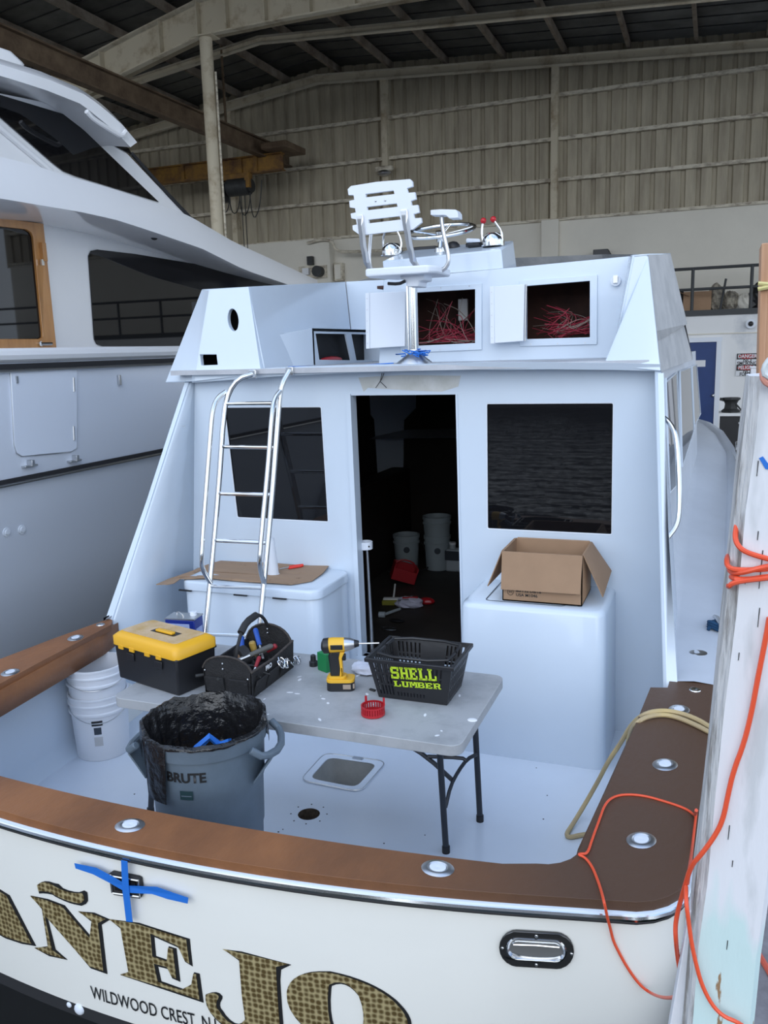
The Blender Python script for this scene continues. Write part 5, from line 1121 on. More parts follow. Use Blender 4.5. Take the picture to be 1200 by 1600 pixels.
# ---- inside the salon
def pail(p, r, h, lab, m, grp=None, par=None, badge=True, nm='bucket'):
    t = thing(nm, lab, 'bucket', p, grp); z = p[2]
    prof = [(0, 0), (r*0.86, 0), (r*0.88, 0.01), (r*0.97, h*0.74), (r*1.04, h*0.75), (r*1.04, h*0.80), (r*0.98, h*0.82), (r*0.99, h*0.90), (r*1.05, h*0.91), (r*1.05, h), (r*0.96, h), (r*0.95, h*0.97), (r*0.84, 0.02), (0, 0.02)]
    obj('pail_body', MB().lathe(p, prof, 32), m, t)
    return t
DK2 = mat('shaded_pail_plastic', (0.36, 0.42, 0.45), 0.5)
for q, lab, s_ in (((636, 886), 'single whitish bucket with a dark round badge behind the red crate in the cabin', 1), ((684, 888), 'lower one of the two nested whitish buckets behind the jug in the cabin', 1.0)):
    p = PZ(*q, ZF); t = pail((p.x, p.y, ZF), 0.125, 0.33, lab, DK2); 
    d = (CAM-p); d.z = 0; d.normalize(); c_ = p+d*0.122+V((-0.0, 0, 0.20)); m = d.to_track_quat('Z', 'Y').to_matrix().to_4x4()
    obj('round_badge', MB().lathe(c_, [(0.03, -0.004), (0.03, 0.003), (0.022, 0.004), (0, 0.004)], 18, d.to_track_quat('Z', 'Y').to_matrix()), NAVYG, t)
p = PZ(684, 888, ZF); t = pail((p.x+0.0, p.y, ZF+0.22), 0.132, 0.30, 'upper one of the two nested whitish buckets behind the jug in the cabin', DK2)
p = PZ(711, 892, ZF)
t = thing('jug', 'square pale jug with a dark upper label right of the buckets in the cabin', 'jug', p)
obj('jug_body', MB().box(p+V((0, 0, 0.11)), (0.16, 0.11, 0.22)), BUCKET2, t, bevel=0.02); obj('jug_label', MB().box(p+V((0, -0.003, 0.16)), (0.163, 0.112, 0.09)), NAVYG, t); obj('jug_neck', MB().cyl(p+V((-0.02, 0, 0.22)), p+V((-0.02, 0, 0.26)), 0.03), BUCKET2, t); obj('cap', MB().cyl(p+V((-0.02, 0, 0.26)), p+V((-0.02, 0, 0.28)), 0.033), PAPER, t)
p = PZ(632, 912, ZF)
t = thing('red_crate', 'red plastic crate tipped on its side in the dark cabin', 'crate', p)
m = rot((0, 18, 25)); g = MB()
for c_, d in (((0, 0, -.07), (.22, .16, .012)), ((-.105, 0, 0), (.012, .16, .15)), ((.105, 0, 0), (.012, .16, .15)), ((0, .075, 0), (.22, .012, .15)), ((0, -.075, -.02), (.22, .012, .11))): g.box(c_, d)
g.xf(Matrix.Translation(p+V((0, 0, 0.11))) @ m); obj('crate_body', g, RED, t, bevel=0.004); g = MB().tube([V((-0.09, 0, 0.07)), V((-0.05, 0, 0.11)), V((0.05, 0, 0.11)), V((0.09, 0, 0.07))], 0.008, smooth=1); g.xf(Matrix.Translation(p+V((0, 0, 0.11))) @ m); obj('crate_handle', g, RED, t)
p = PZ(640, 948, ZF)
t = thing('parcel_bag', 'crumpled red and white plastic package on the cabin floor', 'package', p)
g = MB().sph((0, 0, 0), 1, n=16); rnd = random.Random(2)
for v in g.b.verts: k = 1+rnd.uniform(-.12, .12); v.co = V((v.co.x*.12*k, v.co.y*.085*k, max(v.co.z, -.6)*.05*k))
g.xf(Matrix.Translation(p+V((0, 0, 0.035))) @ rot((0, 0, 20))); obj('bag_body', g, mat('pale_bag', (0.5, 0.5, 0.62), 0.6), t, smooth=False)
obj('red_print', MB().box(p+V((0.0, 0.02, 0.075)), (0.13, 0.10, 0.012), (-12, 0, 20)), RED, t, bevel=0.005); obj('black_print', MB().box(p+V((-0.03, -0.045, 0.066)), (0.10, 0.03, 0.012), (-25, 0, 20)), INK, t)
p = PZ(665, 946, ZF); g = MB().sph(p+V((0, 0.03, 0.03)), 0.06, (1.2, 0.8, 0.5), 8); tag(obj('red_rag', g, RED, smooth=False), 'small red rag against the right side of the red and white package', 'rag')
a = PZ(612, 945, ZF)
t = thing('hand_brush', 'yellow bristled brush lying on the cabin floor left of the package', 'brush', a)
obj('bristles', MB().box(a+V((0, 0, 0.02)), (0.16, 0.05, 0.04), (0, 0, 12)), mat('dull_yellow', (0.25, 0.24, 0.03), 0.8), t, bevel=0.006); obj('brush_back', MB().box(a+V((0.01, 0.03, 0.045)), (0.18, 0.05, 0.015), (0, 0, 12)), CONCW, t, bevel=0.005); obj('brush_handle', MB().tube([a+V((0, 0.05, 0.05)), a+V((-0.04, 0.20, 0.12))], 0.008), CONCW, t)
for q, lab in (((620, 972), 'dark pair of goggles on the cabin floor, right of the white tube end'), ((608, 985), 'pale scraper blade lying nearest the door on the cabin floor')):
    a = PZ(*q, ZF); tag(obj('goggles' if 'goggles' in lab else 'scraper', MB().sph(a+V((0, 0, 0.012)), 0.055, (1.2, 0.6, 0.22), 10), STEEL2 if 'scraper' in lab else BLK), lab, 'goggles' if 'goggles' in lab else 'scraper')
a = PZ(600, 965, ZF); b = PZ(625, 955, ZF)
t = thing('caulk_tube', 'short pale caulk tube lying on the cabin floor by the brush', 'tube', a)
obj('tube_body', MB().tube([a+V((0, 0, 0.025)), b+V((0, 0, 0.02))], 0.012), BUCKET2, t); obj('tube_end', MB().cyl(a+V((-0.04, -0.01, 0.025)), a+V((0.01, 0, 0.025)), 0.024), BUCKET2, t)
a = PZ(675, 880, ZF); tag(obj('power_lead', MB().tube([a+V((-0.3, 0.05, 0.25)), a+V((-0.12, 0, 0.24)), a+V((0.0, -0.1, 0.1)), a+V((0.07, -0.25, 0.02)), a+V((-0.05, -0.4, 0.01)), a+V((-0.3, -0.45, 0.01))], 0.007, 6, smooth=2), BLKM), 'thin black lead drooping over the buckets in the cabin', 'cable')

# ================================================================ COCKPIT THINGS
# folding table
TX0, TX1, TY0, TY1, TZ = -2.50, -0.862, 2.93, 3.69, 0.74
t = thing('folding_table', 'long pale grey plastic folding table with dark legs standing in the cockpit', 'table', ((TX0+TX1)/2, (TY0+TY1)/2, 0.0))
pl = rrect((TX0+TX1)/2, (TY0+TY1)/2, TX1-TX0, TY1-TY0, 0.05, 5)
obj('tabletop', MB().prism([(a, b, TZ-0.045) for a, b in pl], (0, 0, 0.045)), TABLE, t, bevel=0.008)
for x, s_ in ((-2.44, 1), (-1.10, -1)):
    for y, px in ((TY0+0.14, 0), (TY1-0.10, 1)):
        xt = x+0.0; xb = x+(0.07 if x > -2 else -0.05)*0.6
        ft = V((-1.06 if x > -2 else -2.60, 3.30 if y < 3.3 else 3.635, 0.0))
        if x > -2: ft = PZ(697, 1333, 0.0) if y < 3.3 else PZ(750, 1284, 0.0)
        else: ft = PZ(236, 1272, 0) if y < 3.3 else V((-2.60, 3.62, 0))
        tp = V((ft.x+(-0.03 if x > -2 else 0.0)*1, ft.y-(0.05 if y < 3.3 else -0.0)*0, TZ-0.05))
        if x > -2: tp = PY(684, 1168, ft.y) if y < 3.3 else PY(740, 1140, ft.y); tp.z = TZ-0.05
        else: tp = V((-2.46, ft.y, TZ-0.05))
        l = obj('leg', MB().tube([ft+V((0, 0, 0.015)), tp], 0.0145, 12), TLEG, t); obj('foot_cap', MB().cyl(ft+V((0, 0, 0.004)), ft+V((0, 0, 0.035)), 0.018), BLKM, l)
def br(L, r=0.009, nm='brace'): obj(nm, MB().tube(L, r, 8, smooth=1), TLEG, t)
xr = -1.07
br([PY(628, 1158, 3.46), PY(668, 1183, 3.46), PY(709, 1221, 3.46)], 0.011)
br([PY(668, 1182, 3.46), PY(722, 1184, 3.5), PY(728, 1188, 3.5)], 0.009, 'leg_cross_bar'); br([PY(696, 1262, 3.36), PY(704, 1228, 3.42), PY(716, 1205, 3.5), PY(730, 1186, 3.55), PY(744, 1179, 3.62)], 0.009, 'curved_brace')
br([V((-2.10, 3.46, TZ-0.05)), V((-2.50, 3.46, 0.42))], 0.010); br([V((-2.53, 3.36, 0.42)), V((-2.53, 3.62, 0.42))], 0.009, 'leg_cross_bar')
g = MB()
for q, r_ in (((738, 1125), 0.018),):
    p = PZ(*q, TZ+0.001); g.sph(p, r_, (1.2, 1, 0.25), 10)
for k in range(26):
    p = V((random.uniform(-2.0, -0.95), random.uniform(2.97, 3.6), TZ+0.0006)); g.lathe(p, [(random.uniform(.003, .010), 0), (0.002, 0.001), (0, 0.001)], 7, Matrix.Rotation(random.uniform(0, 3), 3, 'Z'), random.uniform(1, 3), 0.8)
tag(obj('plaster_spot', g, PAPER, t), kind='stuff')
# yellow and black toolbox
m0 = Matrix.Translation((-2.380, 3.190, TZ+0.001)) @ rot((0, 0, -15))
t = thing('toolbox', 'black plastic toolbox with a dusty yellow lid on the left end of the table', 'toolbox', m0.translation, rz=-15)
w, d, h = 0.445, 0.235, 0.185
g = MB().box((0, 0, h/2), (w, d, h), taper=0.955); g.box((0, 0, h-0.015), (w+0.012, d+0.012, 0.016)); g.xf(m0); obj('box_body', g, BLK, t, bevel=0.010)
g = MB(); n = 12
rows = []
for z, e in ((h-0.012, 0.010), (h+0.028, 0.010), (h+0.042, -0.006), (h+0.050, -0.022)): rows.append([V((a, b, z)) for a, b in rrect(0, 0, w+2*e, d+2*e, 0.03)])
g.grid(rows, closed=True).poly(rows[-1]); g.xf(m0); lid = obj('lid', g, YEL, t, ang=60)
g = MB().plate([(a, b, h+0.0505) for a, b in rrect(0, 0, w-0.06, d-0.05, 0.02)], [[(a, b, h+0.0505) for a, b in rrect(0.02, 0.0, 0.17, 0.055, 0.008)]], (0, 0, 0.0015)); g.xf(m0); obj('dusty_panel', g, DUSTY, lid)
g = MB().plate([(a, b, h+0.0503) for a, b in rrect(0.02, 0.0, 0.17, 0.055, 0.008)], [], (0, 0, 0.0005)); g.xf(m0); obj('handle_recess', g, BLK, lid)
g = MB().box((0.02, -0.004, h+0.056), (0.115, 0.026, 0.012)); g.xf(m0); obj('carry_handle', g, YEL, lid, bevel=0.004)
for x in (-0.16, -0.08, 0.03, 0.11): g = MB().box((x, -d/2-0.008, h-0.016), (0.035, 0.008, 0.022)); g.xf(m0); obj('lid_tab', g, YEL, lid, bevel=0.002)
for x in (-0.10, 0.10): g = MB().box((x, -d/2-0.004, h-0.055), (0.05, 0.006, 0.035)); g.xf(m0); obj('latch', g, BLK, t, bevel=0.003)
# solvent can behind the toolbox
c_ = V((-2.535, 3.58, TZ+0.001)); rz = 8
m0 = Matrix.Translation(c_) @ rot((0, 0, rz))
t = thing('solvent_can', 'blue metal solvent can with a white cap behind the yellow toolbox', 'can', c_, rz=rz)
def xo(g): g.xf(m0); return g
hcan = 0.175
obj('can_body', xo(MB().box((0, 0, hcan/2), (0.165, 0.105, hcan))), BLUE, t, bevel=0.006)
obj('steel_top', xo(MB().box((0, 0, hcan+0.001), (0.167, 0.107, 0.006))), STEEL2, t); obj('white_cap', xo(MB().cyl((0.045, 0.02, hcan), (0.045, 0.02, hcan+0.022), 0.018)), WHITE2, t, bevel=0.002)
obj('wire_handle', xo(MB().tube([(-0.05, 0.02, hcan), (-0.045, 0.02, hcan+0.02), (0.0, -0.02, hcan+0.022), (0.01, -0.02, hcan)], 0.004, 8, smooth=1)), STEEL2, t)
obj('pale_label', xo(MB().box((-0.008, -0.053, hcan*0.48), (0.125, 0.002, hcan*0.78))), LBL, t); obj('side_label', xo(MB().box((0.0835, 0, hcan*0.45), (0.002, 0.07, hcan*0.5))), LBL, t)
# open tool tote
bx0, bx1, by0, by1 = -2.11, -1.865, 3.10, 3.50
t = thing('tool_tote', 'open black canvas tool tote full of hand tools in the middle of the table', 'tool bag', ((bx0+bx1)/2, 3.3, TZ))
z0 = TZ+0.002
def endp(y, hh, dy): return [V((a, y, z0+b)) for a, b in [(bx0, 0), (bx1, 0), (bx1+0.004, 0.12)]+[((bx0+bx1)/2+(bx1-bx0)/2*math.cos(q), 0.12+(hh-0.12)*math.sin(q)) for q in [math.pi*k/12 for k in range(1, 12)]]+[(bx0-0.004, 0.12)]]
e1 = obj('end_panel', MB().prism(endp(by0, 0.185, 0), (0, 0.014, 0)), FAB, t, bevel=0.005); e2 = obj('end_panel', MB().prism(endp(by1-0.014, 0.215, 0), (0, 0.014, 0)), FAB, t, bevel=0.005)
obj('side_panel', MB().plate([(bx1, by0, z0), (bx1, by1, z0), (bx1+0.008, by1, z0+0.135), (bx1+0.006, (by0+by1)/2, z0+0.115), (bx1+0.004, by0, z0+0.125)], [], (-0.012, 0, 0)), FAB, t, bevel=0.004)
obj('side_panel', MB().plate([(bx0, by0, z0), (bx0, by1, z0), (bx0-0.004, by1, z0+0.13), (bx0-0.004, by0, z0+0.125)], [], (0.012, 0, 0)), FAB, t, bevel=0.004)
obj('base', MB().bb(bx0, bx1, by0, by1, z0, z0+0.012), FAB, t)
BIND = mat('worn_edge_binding', (0.075, 0.062, 0.055), 0.9, var=0.5, vscale=40)
for e_, yy, hh in ((e1, by0-0.001, 0.185), (e2, by1-0.015, 0.215)): obj('edge_binding', MB().tube(endp(yy, hh, 0)[2:], 0.0045, 8), BIND, e_)
obj('rim_binding', MB().tube([(bx1+0.004, by0, z0+0.125), (bx1+0.0, (by0+by1)/2, z0+0.115), (bx1+0.002, by1, z0+0.135)], 0.006, 8), BIND, t)
for dx in (0.06, 0.18): obj('end_pocket', MB().prism([V((bx0+dx-0.05, by0-0.004, z0+0.01)), V((bx0+dx+0.048, by0-0.004, z0+0.01)), V((bx0+dx+0.046, by0-0.018, z0+0.085)), V((bx0+dx-0.048, by0-0.018, z0+0.085))], (0, 0.012, 0)), FAB, e1, bevel=0.003)
for dy in (0.06, 0.17, 0.30): obj('side_pocket', MB().prism([V((bx1+0.002, by0+dy-0.05, z0+0.008)), V((bx1+0.002, by0+dy+0.05, z0+0.008)), V((bx1+0.028, by0+dy+0.046, z0+0.08)), V((bx1+0.028, by0+dy-0.046, z0+0.08))], (-0.010, 0, 0)), FAB, t, bevel=0.003)
xm = (bx0+bx1)/2
hd = obj('carry_handle', MB().tube([(xm-0.01, by0+0.09, z0+0.13), (xm, by0+0.10, z0+0.20), (xm, by0+0.16, z0+0.275), (xm, by0+0.26, z0+0.30), (xm, by0+0.34, z0+0.27), (xm, by1-0.01, z0+0.20)], 0.008, 10, smooth=2), BLKM, t)
obj('handle_grip', MB().tube([(xm, by0+0.135, z0+0.250), (xm, by0+0.19, z0+0.285), (xm, by0+0.28, z0+0.290)], 0.017, 12, smooth=1), BLKM, hd)
g = MB()
for a, b in ((-0.02, 0.15), (-0.02, 0.125), (-0.115, 0.11), (0.105, 0.09)): g.sph((xm+a, by0-0.003, z0+b), 0.005)
for b in (0.17, 0.19): g.sph((xm+0.0, by1-0.02, z0+b), 0.005)
obj('rivet', g, STEEL2, t)
g = text_mb('PRO', 0.030, 0.0003, bold=0.001); g.xf(Matrix.Translation((bx1+0.011, by0+0.14, z0+0.100)) @ Matrix(((0, 0, 1, 0), (1, 0, 0, 0), (0, 1, 0, 0), (0, 0, 0, 1)))); obj('side_lettering', g, PAPER, t)
def tool(nm, label, cat, a, b, m1, m2, r1=0.012, r2=0.006, k=0.55, grp=None):
    a, b = V(a), V(b); o = thing(nm, label, cat, a); mid = a.lerp(b, k); obj('handle', MB().tube([a, a.lerp(mid, .1), mid], [r1*0.7, r1, r1*0.85], 10), m1, o); obj('shank', MB().tube([mid, b], r2, 8), m2, o); return o
bl = mat('tool_blue', (0.02, 0.09, 0.42), 0.4); rd = mat('tool_red', (0.30, 0.02, 0.03), 0.45)
tool('screwdriver', 'screwdriver with a long blue handle sticking up in the middle of the tool tote', 'screwdriver', (xm-0.02, by0+0.30, z0+0.215), (xm+0.06, by0+0.22, z0+0.10), bl, STEEL2, 0.013)
tool('screwdriver', 'screwdriver with a short red handle near the back right of the tool tote', 'screwdriver', (xm+0.10, by0+0.28, z0+0.150), (xm+0.02, by0+0.26, z0+0.10), rd, STEEL2, 0.013)
tool('chisel', 'chisel with a yellow-brown handle in the tool tote', 'chisel', (xm+0.01, by0+0.21, z0+0.185), (xm+0.03, by0+0.22, z0+0.06), mat('amber_handle', (0.38, 0.24, 0.05), 0.4), STEEL2, 0.016)
tool('hammer', 'long grey bar handle lying diagonally across the tool tote', 'hammer', (xm+0.09, by0+0.26, z0+0.155), (xm-0.03, by0+0.08, z0+0.12), mat('grey_grip', (0.10, 0.10, 0.09), 0.5), STEEL2, 0.014, 0.009)
tool('pliers', 'red handled pliers at the right edge of the tool tote', 'pliers', (xm+0.07, by0+0.17, z0+0.13), (xm+0.08, by0+0.08, z0+0.07), rd, STEEL2, 0.010)
tool('pliers', 'dark blue handled pliers at the left edge of the tool tote', 'pliers', (xm-0.10, by0+0.30, z0+0.17), (xm-0.06, by0+0.24, z0+0.06), bl, STEEL2, 0.014)
o = thing('tape_roll', 'black roll of tape standing in the tool tote', 'tape', (xm-0.03, by0+0.15, z0+0.10)); obj('roll', MB().cyl((xm-0.03, by0+0.15, z0+0.12), (xm-0.01, by0+0.19, z0+0.125), 0.048, n=24), BLKM, o, bevel=0.003); obj('core', MB().cyl((xm-0.031, by0+0.148, z0+0.12), (xm-0.009, by0+0.192, z0+0.125), 0.02), CARD, o)
g = MB(); rnd = random.Random(9)
for k in range(30):
    p = V((rnd.uniform(bx0+0.03, bx1-0.03), rnd.uniform(by0+0.03, by1-0.03), z0+rnd.uniform(0.05, 0.10))); g.tube([p, p+V((rnd.uniform(-.07, .07), rnd.uniform(-.09, .09), rnd.uniform(-.02, .03)))], rnd.uniform(0.003, 0.008), 6)
tag(obj('loose_hardware', g, DKM), 'jumble of dark bits and hardware in the bottom of the tool tote', 'hardware', kind='stuff')
def shackles(c, lab, n, seed, nm='carabiner'):
    rnd = random.Random(seed)
    o = thing(nm, lab, 'carabiners', c)
    for k in range(n):
        m = rot((rnd.uniform(0, 90), rnd.uniform(-30, 30), rnd.uniform(0, 180))); cc = V(c)+V((rnd.uniform(-.03, .03), rnd.uniform(-.03, .03), rnd.uniform(0.004, .02)))
        obj('ring', MB().tube([cc+m.to_3x3() @ V((0.011*math.cos(q), 0.022*math.sin(q), 0)) for q in [2*math.pi*j/12 for j in range(12)]], 0.0028, 6, closed=True), STEEL, o)
shackles(V((bx1+0.035, by0+0.23, z0+0.07)), 'bunch of bright steel rings clipped to the side of the tool tote', 9, 3)
shackles(PZ(462, 1035, TZ+0.003), 'bunch of steel clips lying on the table right of the tool tote', 8, 6)
# small items on the table
p = PZ(490, 1040, TZ+0.001)
t = thing('black_bottle_cap', 'small black stepped cap standing between the tote and the drill', 'cap', p)
obj('cap_body', MB().lathe(p, [(0.021, 0), (0.021, 0.022), (0.018, 0.024), (0.014, 0.026), (0.013, 0.052), (0.009, 0.056), (0, 0.056)], 16), BLK, t)
p = PZ(509, 1047, TZ+0.001)
t = thing('green_carton', 'small green and white carton just behind the drill', 'box', p, rz=-25); mm = Matrix.Translation(p) @ rot((0, 0, -25))
g = MB().box((0, 0, 0.045), (0.065, 0.045, 0.09)); g.xf(mm); obj('carton_body', g, GREEN, t, bevel=0.001); g = MB().box((-0.033, 0, 0.055), (0.001, 0.042, 0.05)); g.xf(mm); obj('white_label', g, PAPER, t)
# cordless drill
p = PZ(527, 1078, TZ+0.001); dz_ = 18
mm = Matrix.Translation(p+V((0.0, 0.02, 0))) @ rot((0, 0, dz_))
t = thing('cordless_drill', 'yellow and black cordless impact driver with a long bit standing on its battery', 'drill', mm.translation, rz=dz_)
def D_(g): g.xf(mm); return g
obj('battery', D_(MB().prism([(a, b, 0) for a, b in rrect(0.01, 0, 0.125, 0.078, 0.022)], (0, 0, 0.040))), BLK, t, bevel=0.006)
obj('battery_label', D_(MB().box((0.068, -0.018, 0.022), (0.012, 0.028, 0.022)).box((0.040, -0.039, 0.022), (0.035, 0.002, 0.022))), mat('battery_label', (0.35, 0.28, 0.22), 0.5), t)
obj('battery_dock', D_(MB().prism([(a, b, 0.040) for a, b in rrect(0.01, 0, 0.128, 0.082, 0.025)], (0, 0, 0.014)).prism([(a, b, 0.054) for a, b in rrect(-0.005, 0, 0.085, 0.06, 0.02)], (0, 0, 0.012))), DRY, t, bevel=0.004)
obj('grip', D_(MB().prism([V((x, -0.018, z)) for x, z in ((-0.035, 0.06), (0.012, 0.06), (0.016, 0.10), (0.010, 0.15), (0.018, 0.178), (-0.030, 0.185), (-0.042, 0.16), (-0.038, 0.11))], (0, 0.036, 0))), BLK, t, bevel=0.008)
obj('grip_spine', D_(MB().prism([V((x, -0.0185, z)) for x, z in ((0.006, 0.062), (0.022, 0.062), (0.022, 0.10), (0.020, 0.15), (0.034, 0.178), (0.012, 0.178), (0.006, 0.15), (0.010, 0.10))], (0, 0.037, 0))), DRY, t, bevel=0.003)
obj('trigger', D_(MB().box((0.028, 0, 0.150), (0.018, 0.02, 0.03))), BLK, t, bevel=0.004)
obj('motor_housing', D_(MB().tube([(-0.045, 0, 0.205), (-0.02, 0, 0.207), (0.035, 0, 0.209)], [0.033, 0.035, 0.032], 20)), DRY, t)
obj('rear_cap', D_(MB().tube([(-0.072, 0, 0.203), (-0.062, 0, 0.203), (-0.036, 0, 0.205)], [0.018, 0.034, 0.0355], 20)), BLK, t)
g = text_mb('', 0.01) if 0 else None
obj('side_badge', D_(MB().box((0.0, -0.0335, 0.207), (0.055, 0.006, 0.022))), BLK, t, bevel=0.002)
obj('gear_nose', D_(MB().tube([(0.035, 0, 0.209), (0.060, 0, 0.211), (0.078, 0, 0.212)], [0.033, 0.027, 0.020], 20)), STEEL2, t); obj('nose_cuff', D_(MB().tube([(0.074, 0, 0.212), (0.098, 0, 0.213)], [0.020, 0.013], 16)), BLK, t); obj('driver_bit', D_(MB().tube([(0.096, 0, 0.213), (0.190, 0, 0.214)], 0.004, 8)), STEEL2, t)
# crumpled white rag behind the drill
p = PZ(572, 1050, TZ); g = MB().sph((0, 0, 0), 1, n=18); rnd = random.Random(12)
for v in g.b.verts: k = 1+rnd.uniform(-.18, .18); v.co = V((v.co.x*.075*k, v.co.y*.06*k, max(v.co.z, -.5)*.032*k))
g.xf(Matrix.Translation(p+V((0, 0, 0.017)))); tag(obj('white_rag', g, RAG, ang=70), 'crumpled white rag between the drill and the shopping basket', 'rag')
p = PZ(582, 1078, TZ+0.004); tag(obj('metal_clip', MB().box(p, (0.03, 0.012, 0.007), (0, 0, -20)), DKM), 'tiny dark metal clip on the table left of the shopping basket', 'clip')
# red slotted ring
p = PZ(583, 1116, TZ+0.001)
t = thing('red_strainer_ring', 'small red slotted plastic ring near the front edge of the table', 'strainer', p)
r_ = 0.048
g = MB().lathe(p, [(r_, 0), (r_+0.003, 0.002), (r_+0.003, 0.012), (r_-0.004, 0.012), (r_-0.004, 0.002), (r_, 0)], 30).open_lathe(p, [(r_, 0.034), (r_+0.003, 0.036), (r_+0.003, 0.042), (r_-0.003, 0.042), (r_, 0.034)], 30); obj('ring_bands', g, RED, t)
for k in range(28):
    q = 2*math.pi*k/28; obj('slot_bar', MB().box(p+V((r_*math.cos(q), r_*math.sin(q), 0.023)), (0.004, 0.006, 0.026), (0, 0, math.degrees(q))), RED, t)
for q in (0.6, 2.6): obj('lug', MB().box(p+V((r_*math.cos(q), r_*math.sin(q), 0.05)), (0.008, 0.008, 0.035), (0, 0, math.degrees(q))), RED, t, bevel=0.001)
# shopping basket
t = thing('shopping_basket', 'black plastic shopping basket with lime green lettering on the right of the table', 'basket', (-1.175, 3.39, TZ))
zb, zt2 = TZ+0.002, TZ+0.215
bot = [(-1.335, 3.285), (-1.02, 3.285), (-1.02, 3.51), (-1.335, 3.51)]; top2 = [(-1.385, 3.255), (-0.965, 3.255), (-0.965, 3.565), (-1.385, 3.565)]
BN, TN = [PY(594, 1090, 3.285), PY(699, 1104, 3.285)], [PY(573, 1023, 3.255), PY(706, 1047, 3.255)]
zt2 = (TN[0].z+TN[1].z)/2
top2 = [(TN[0].x, 3.255), (TN[1].x, 3.255), (TN[1].x, 3.555), (TN[0].x, 3.555)]
obj('basket_floor', MB().prism([V((a, b, zb)) for a, b in bot], (0, 0, 0.004)), BLK, t)
def bwall(i, slots, nm='basket_wall'):
    j = (i+1) % 4; A, B = V((*bot[i], zb)), V((*bot[j], zb)); Cq, Dq = V((*top2[j], zt2)), V((*top2[i], zt2))
    def uv(u, v): return A.lerp(B, u).lerp(Dq.lerp(Cq, u), v)
    holes = [[uv(u0, v0), uv(u1, v0), uv(u1, v1), uv(u0, v1)] for u0, u1, v0, v1 in slots]
    n = (B-A).cross(Dq-A).normalized()
    return obj(nm, MB().plate([A, B, Cq, Dq], holes, n*-0.003), BLK, t), uv, n
def slots(us, w, vs): return [(u, u+w, a, b) for u in us for a, b in vs]
LV = [(0.10, 0.34), (0.38, 0.62), (0.66, 0.90)]
w0, uv0, n0 = bwall(0, slots([0.05+0.045*k for k in range(5)], 0.022, LV)+slots([0.72+0.05*k for k in range(4)], 0.024, LV[1:])+slots([0.30+0.045*k for k in range(9)], 0.02, [(0.10, 0.20)]))
bwall(1, slots([0.06+0.085*k for k in range(11)], 0.035, LV)); bwall(2, slots([0.06+0.05*k for k in range(5)]+[0.62+0.055*k for k in range(6)], 0.026, LV)); bwall(3, slots([0.06+0.085*k for k in range(11)], 0.035, LV))
tt = [V((a, b, zt2)) for a, b in top2]; c_ = sum(tt, V())/4
obj('rim', MB().plate([c_+(p-c_)*1.055 for p in tt], [[c_+(p-c_)*0.985 for p in tt]], (0, 0, -0.018)), BLK, t, bevel=0.003)
yb_ = 3.53
obj('folded_handle', MB().tube([V((top2[0][0]+0.03, 3.42, zt2+0.004)), V((top2[0][0]+0.035, 3.53, zt2+0.008)), V((top2[1][0]-0.035, 3.53, zt2+0.008)), V((top2[1][0]-0.03, 3.42, zt2+0.004))], 0.007, 8, smooth=1), BLK, t)
obj('folded_handle', MB().tube([V((top2[0][0]+0.03, 3.40, zt2+0.004)), V((top2[0][0]+0.035, 3.275, zt2+0.008)), V((top2[1][0]-0.035, 3.275, zt2+0.008)), V((top2[1][0]-0.03, 3.40, zt2+0.004))], 0.007, 8, smooth=1), BLK, t)
exu = (uv0(1, 0.5)-uv0(0, 0.5)).normalized(); nf = n0 if n0.y < 0 else -n0; vz = (uv0(.5, 1)-uv0(.5, 0)); vz = (vz-exu*vz.dot(exu)).normalized()
def slab(ch):
    B_ = {'H': [(0, 0, .42, .16), (.58, 0, 1, .16), (0, .84, .42, 1), (.58, .84, 1, 1), (.08, 0, .34, 1), (.66, 0, .92, 1), (.3, .42, .7, .58)],
          'E': [(0, 0, .92, .17), (0, .83, .92, 1), (.08, 0, .38, 1), (.3, .42, .66, .58), (.74, 0, .92, .34), (.74, .66, .92, 1), (.56, .34, .68, .66)],
          'L': [(0, 0, .95, .17), (0, .84, .5, 1), (.10, 0, .40, 1), (.75, 0, .95, .42)],
          'U': [(0, .84, .44, 1), (.58, .84, 1, 1), (.08, .12, .36, 1), (.66, .12, .90, 1), (.16, 0, .82, .2)],
          'M': [(0, 0, .36, .15), (.68, 0, 1.08, .15), (.06, 0, .26, 1), (.78, 0, 1.02, 1), (0, .85, .3, 1), (.78, .85, 1.08, 1), (.24, .62, .44, 1), (.60, .62, .80, 1), (.36, .32, .68, .72)],
          'B': [(0, 0, .8, .17), (0, .83, .78, 1), (.08, 0, .36, 1), (.3, .42, .8, .58), (.66, .56, .9, .92), (.68, .08, .95, .48)],
          'R': [(0, 0, .46, .16), (0, .83, .78, 1), (.08, 0, .36, 1), (.3, .40, .8, .56), (.66, .54, .92, .92), (.62, .1, .86, .44), (.68, 0, 1, .16)],
          'S': [(.1, 0, .85, .18), (.1, .82, .85, 1), (0, .52, .28, .9), (.66, .1, .95, .5), (.08, .42, .88, .6), (0, 0, .2, .34), (.74, .66, .94, 1)]}
    return B_[ch]
ca, sa = math.cos(R(3.2)), math.sin(R(3.2))
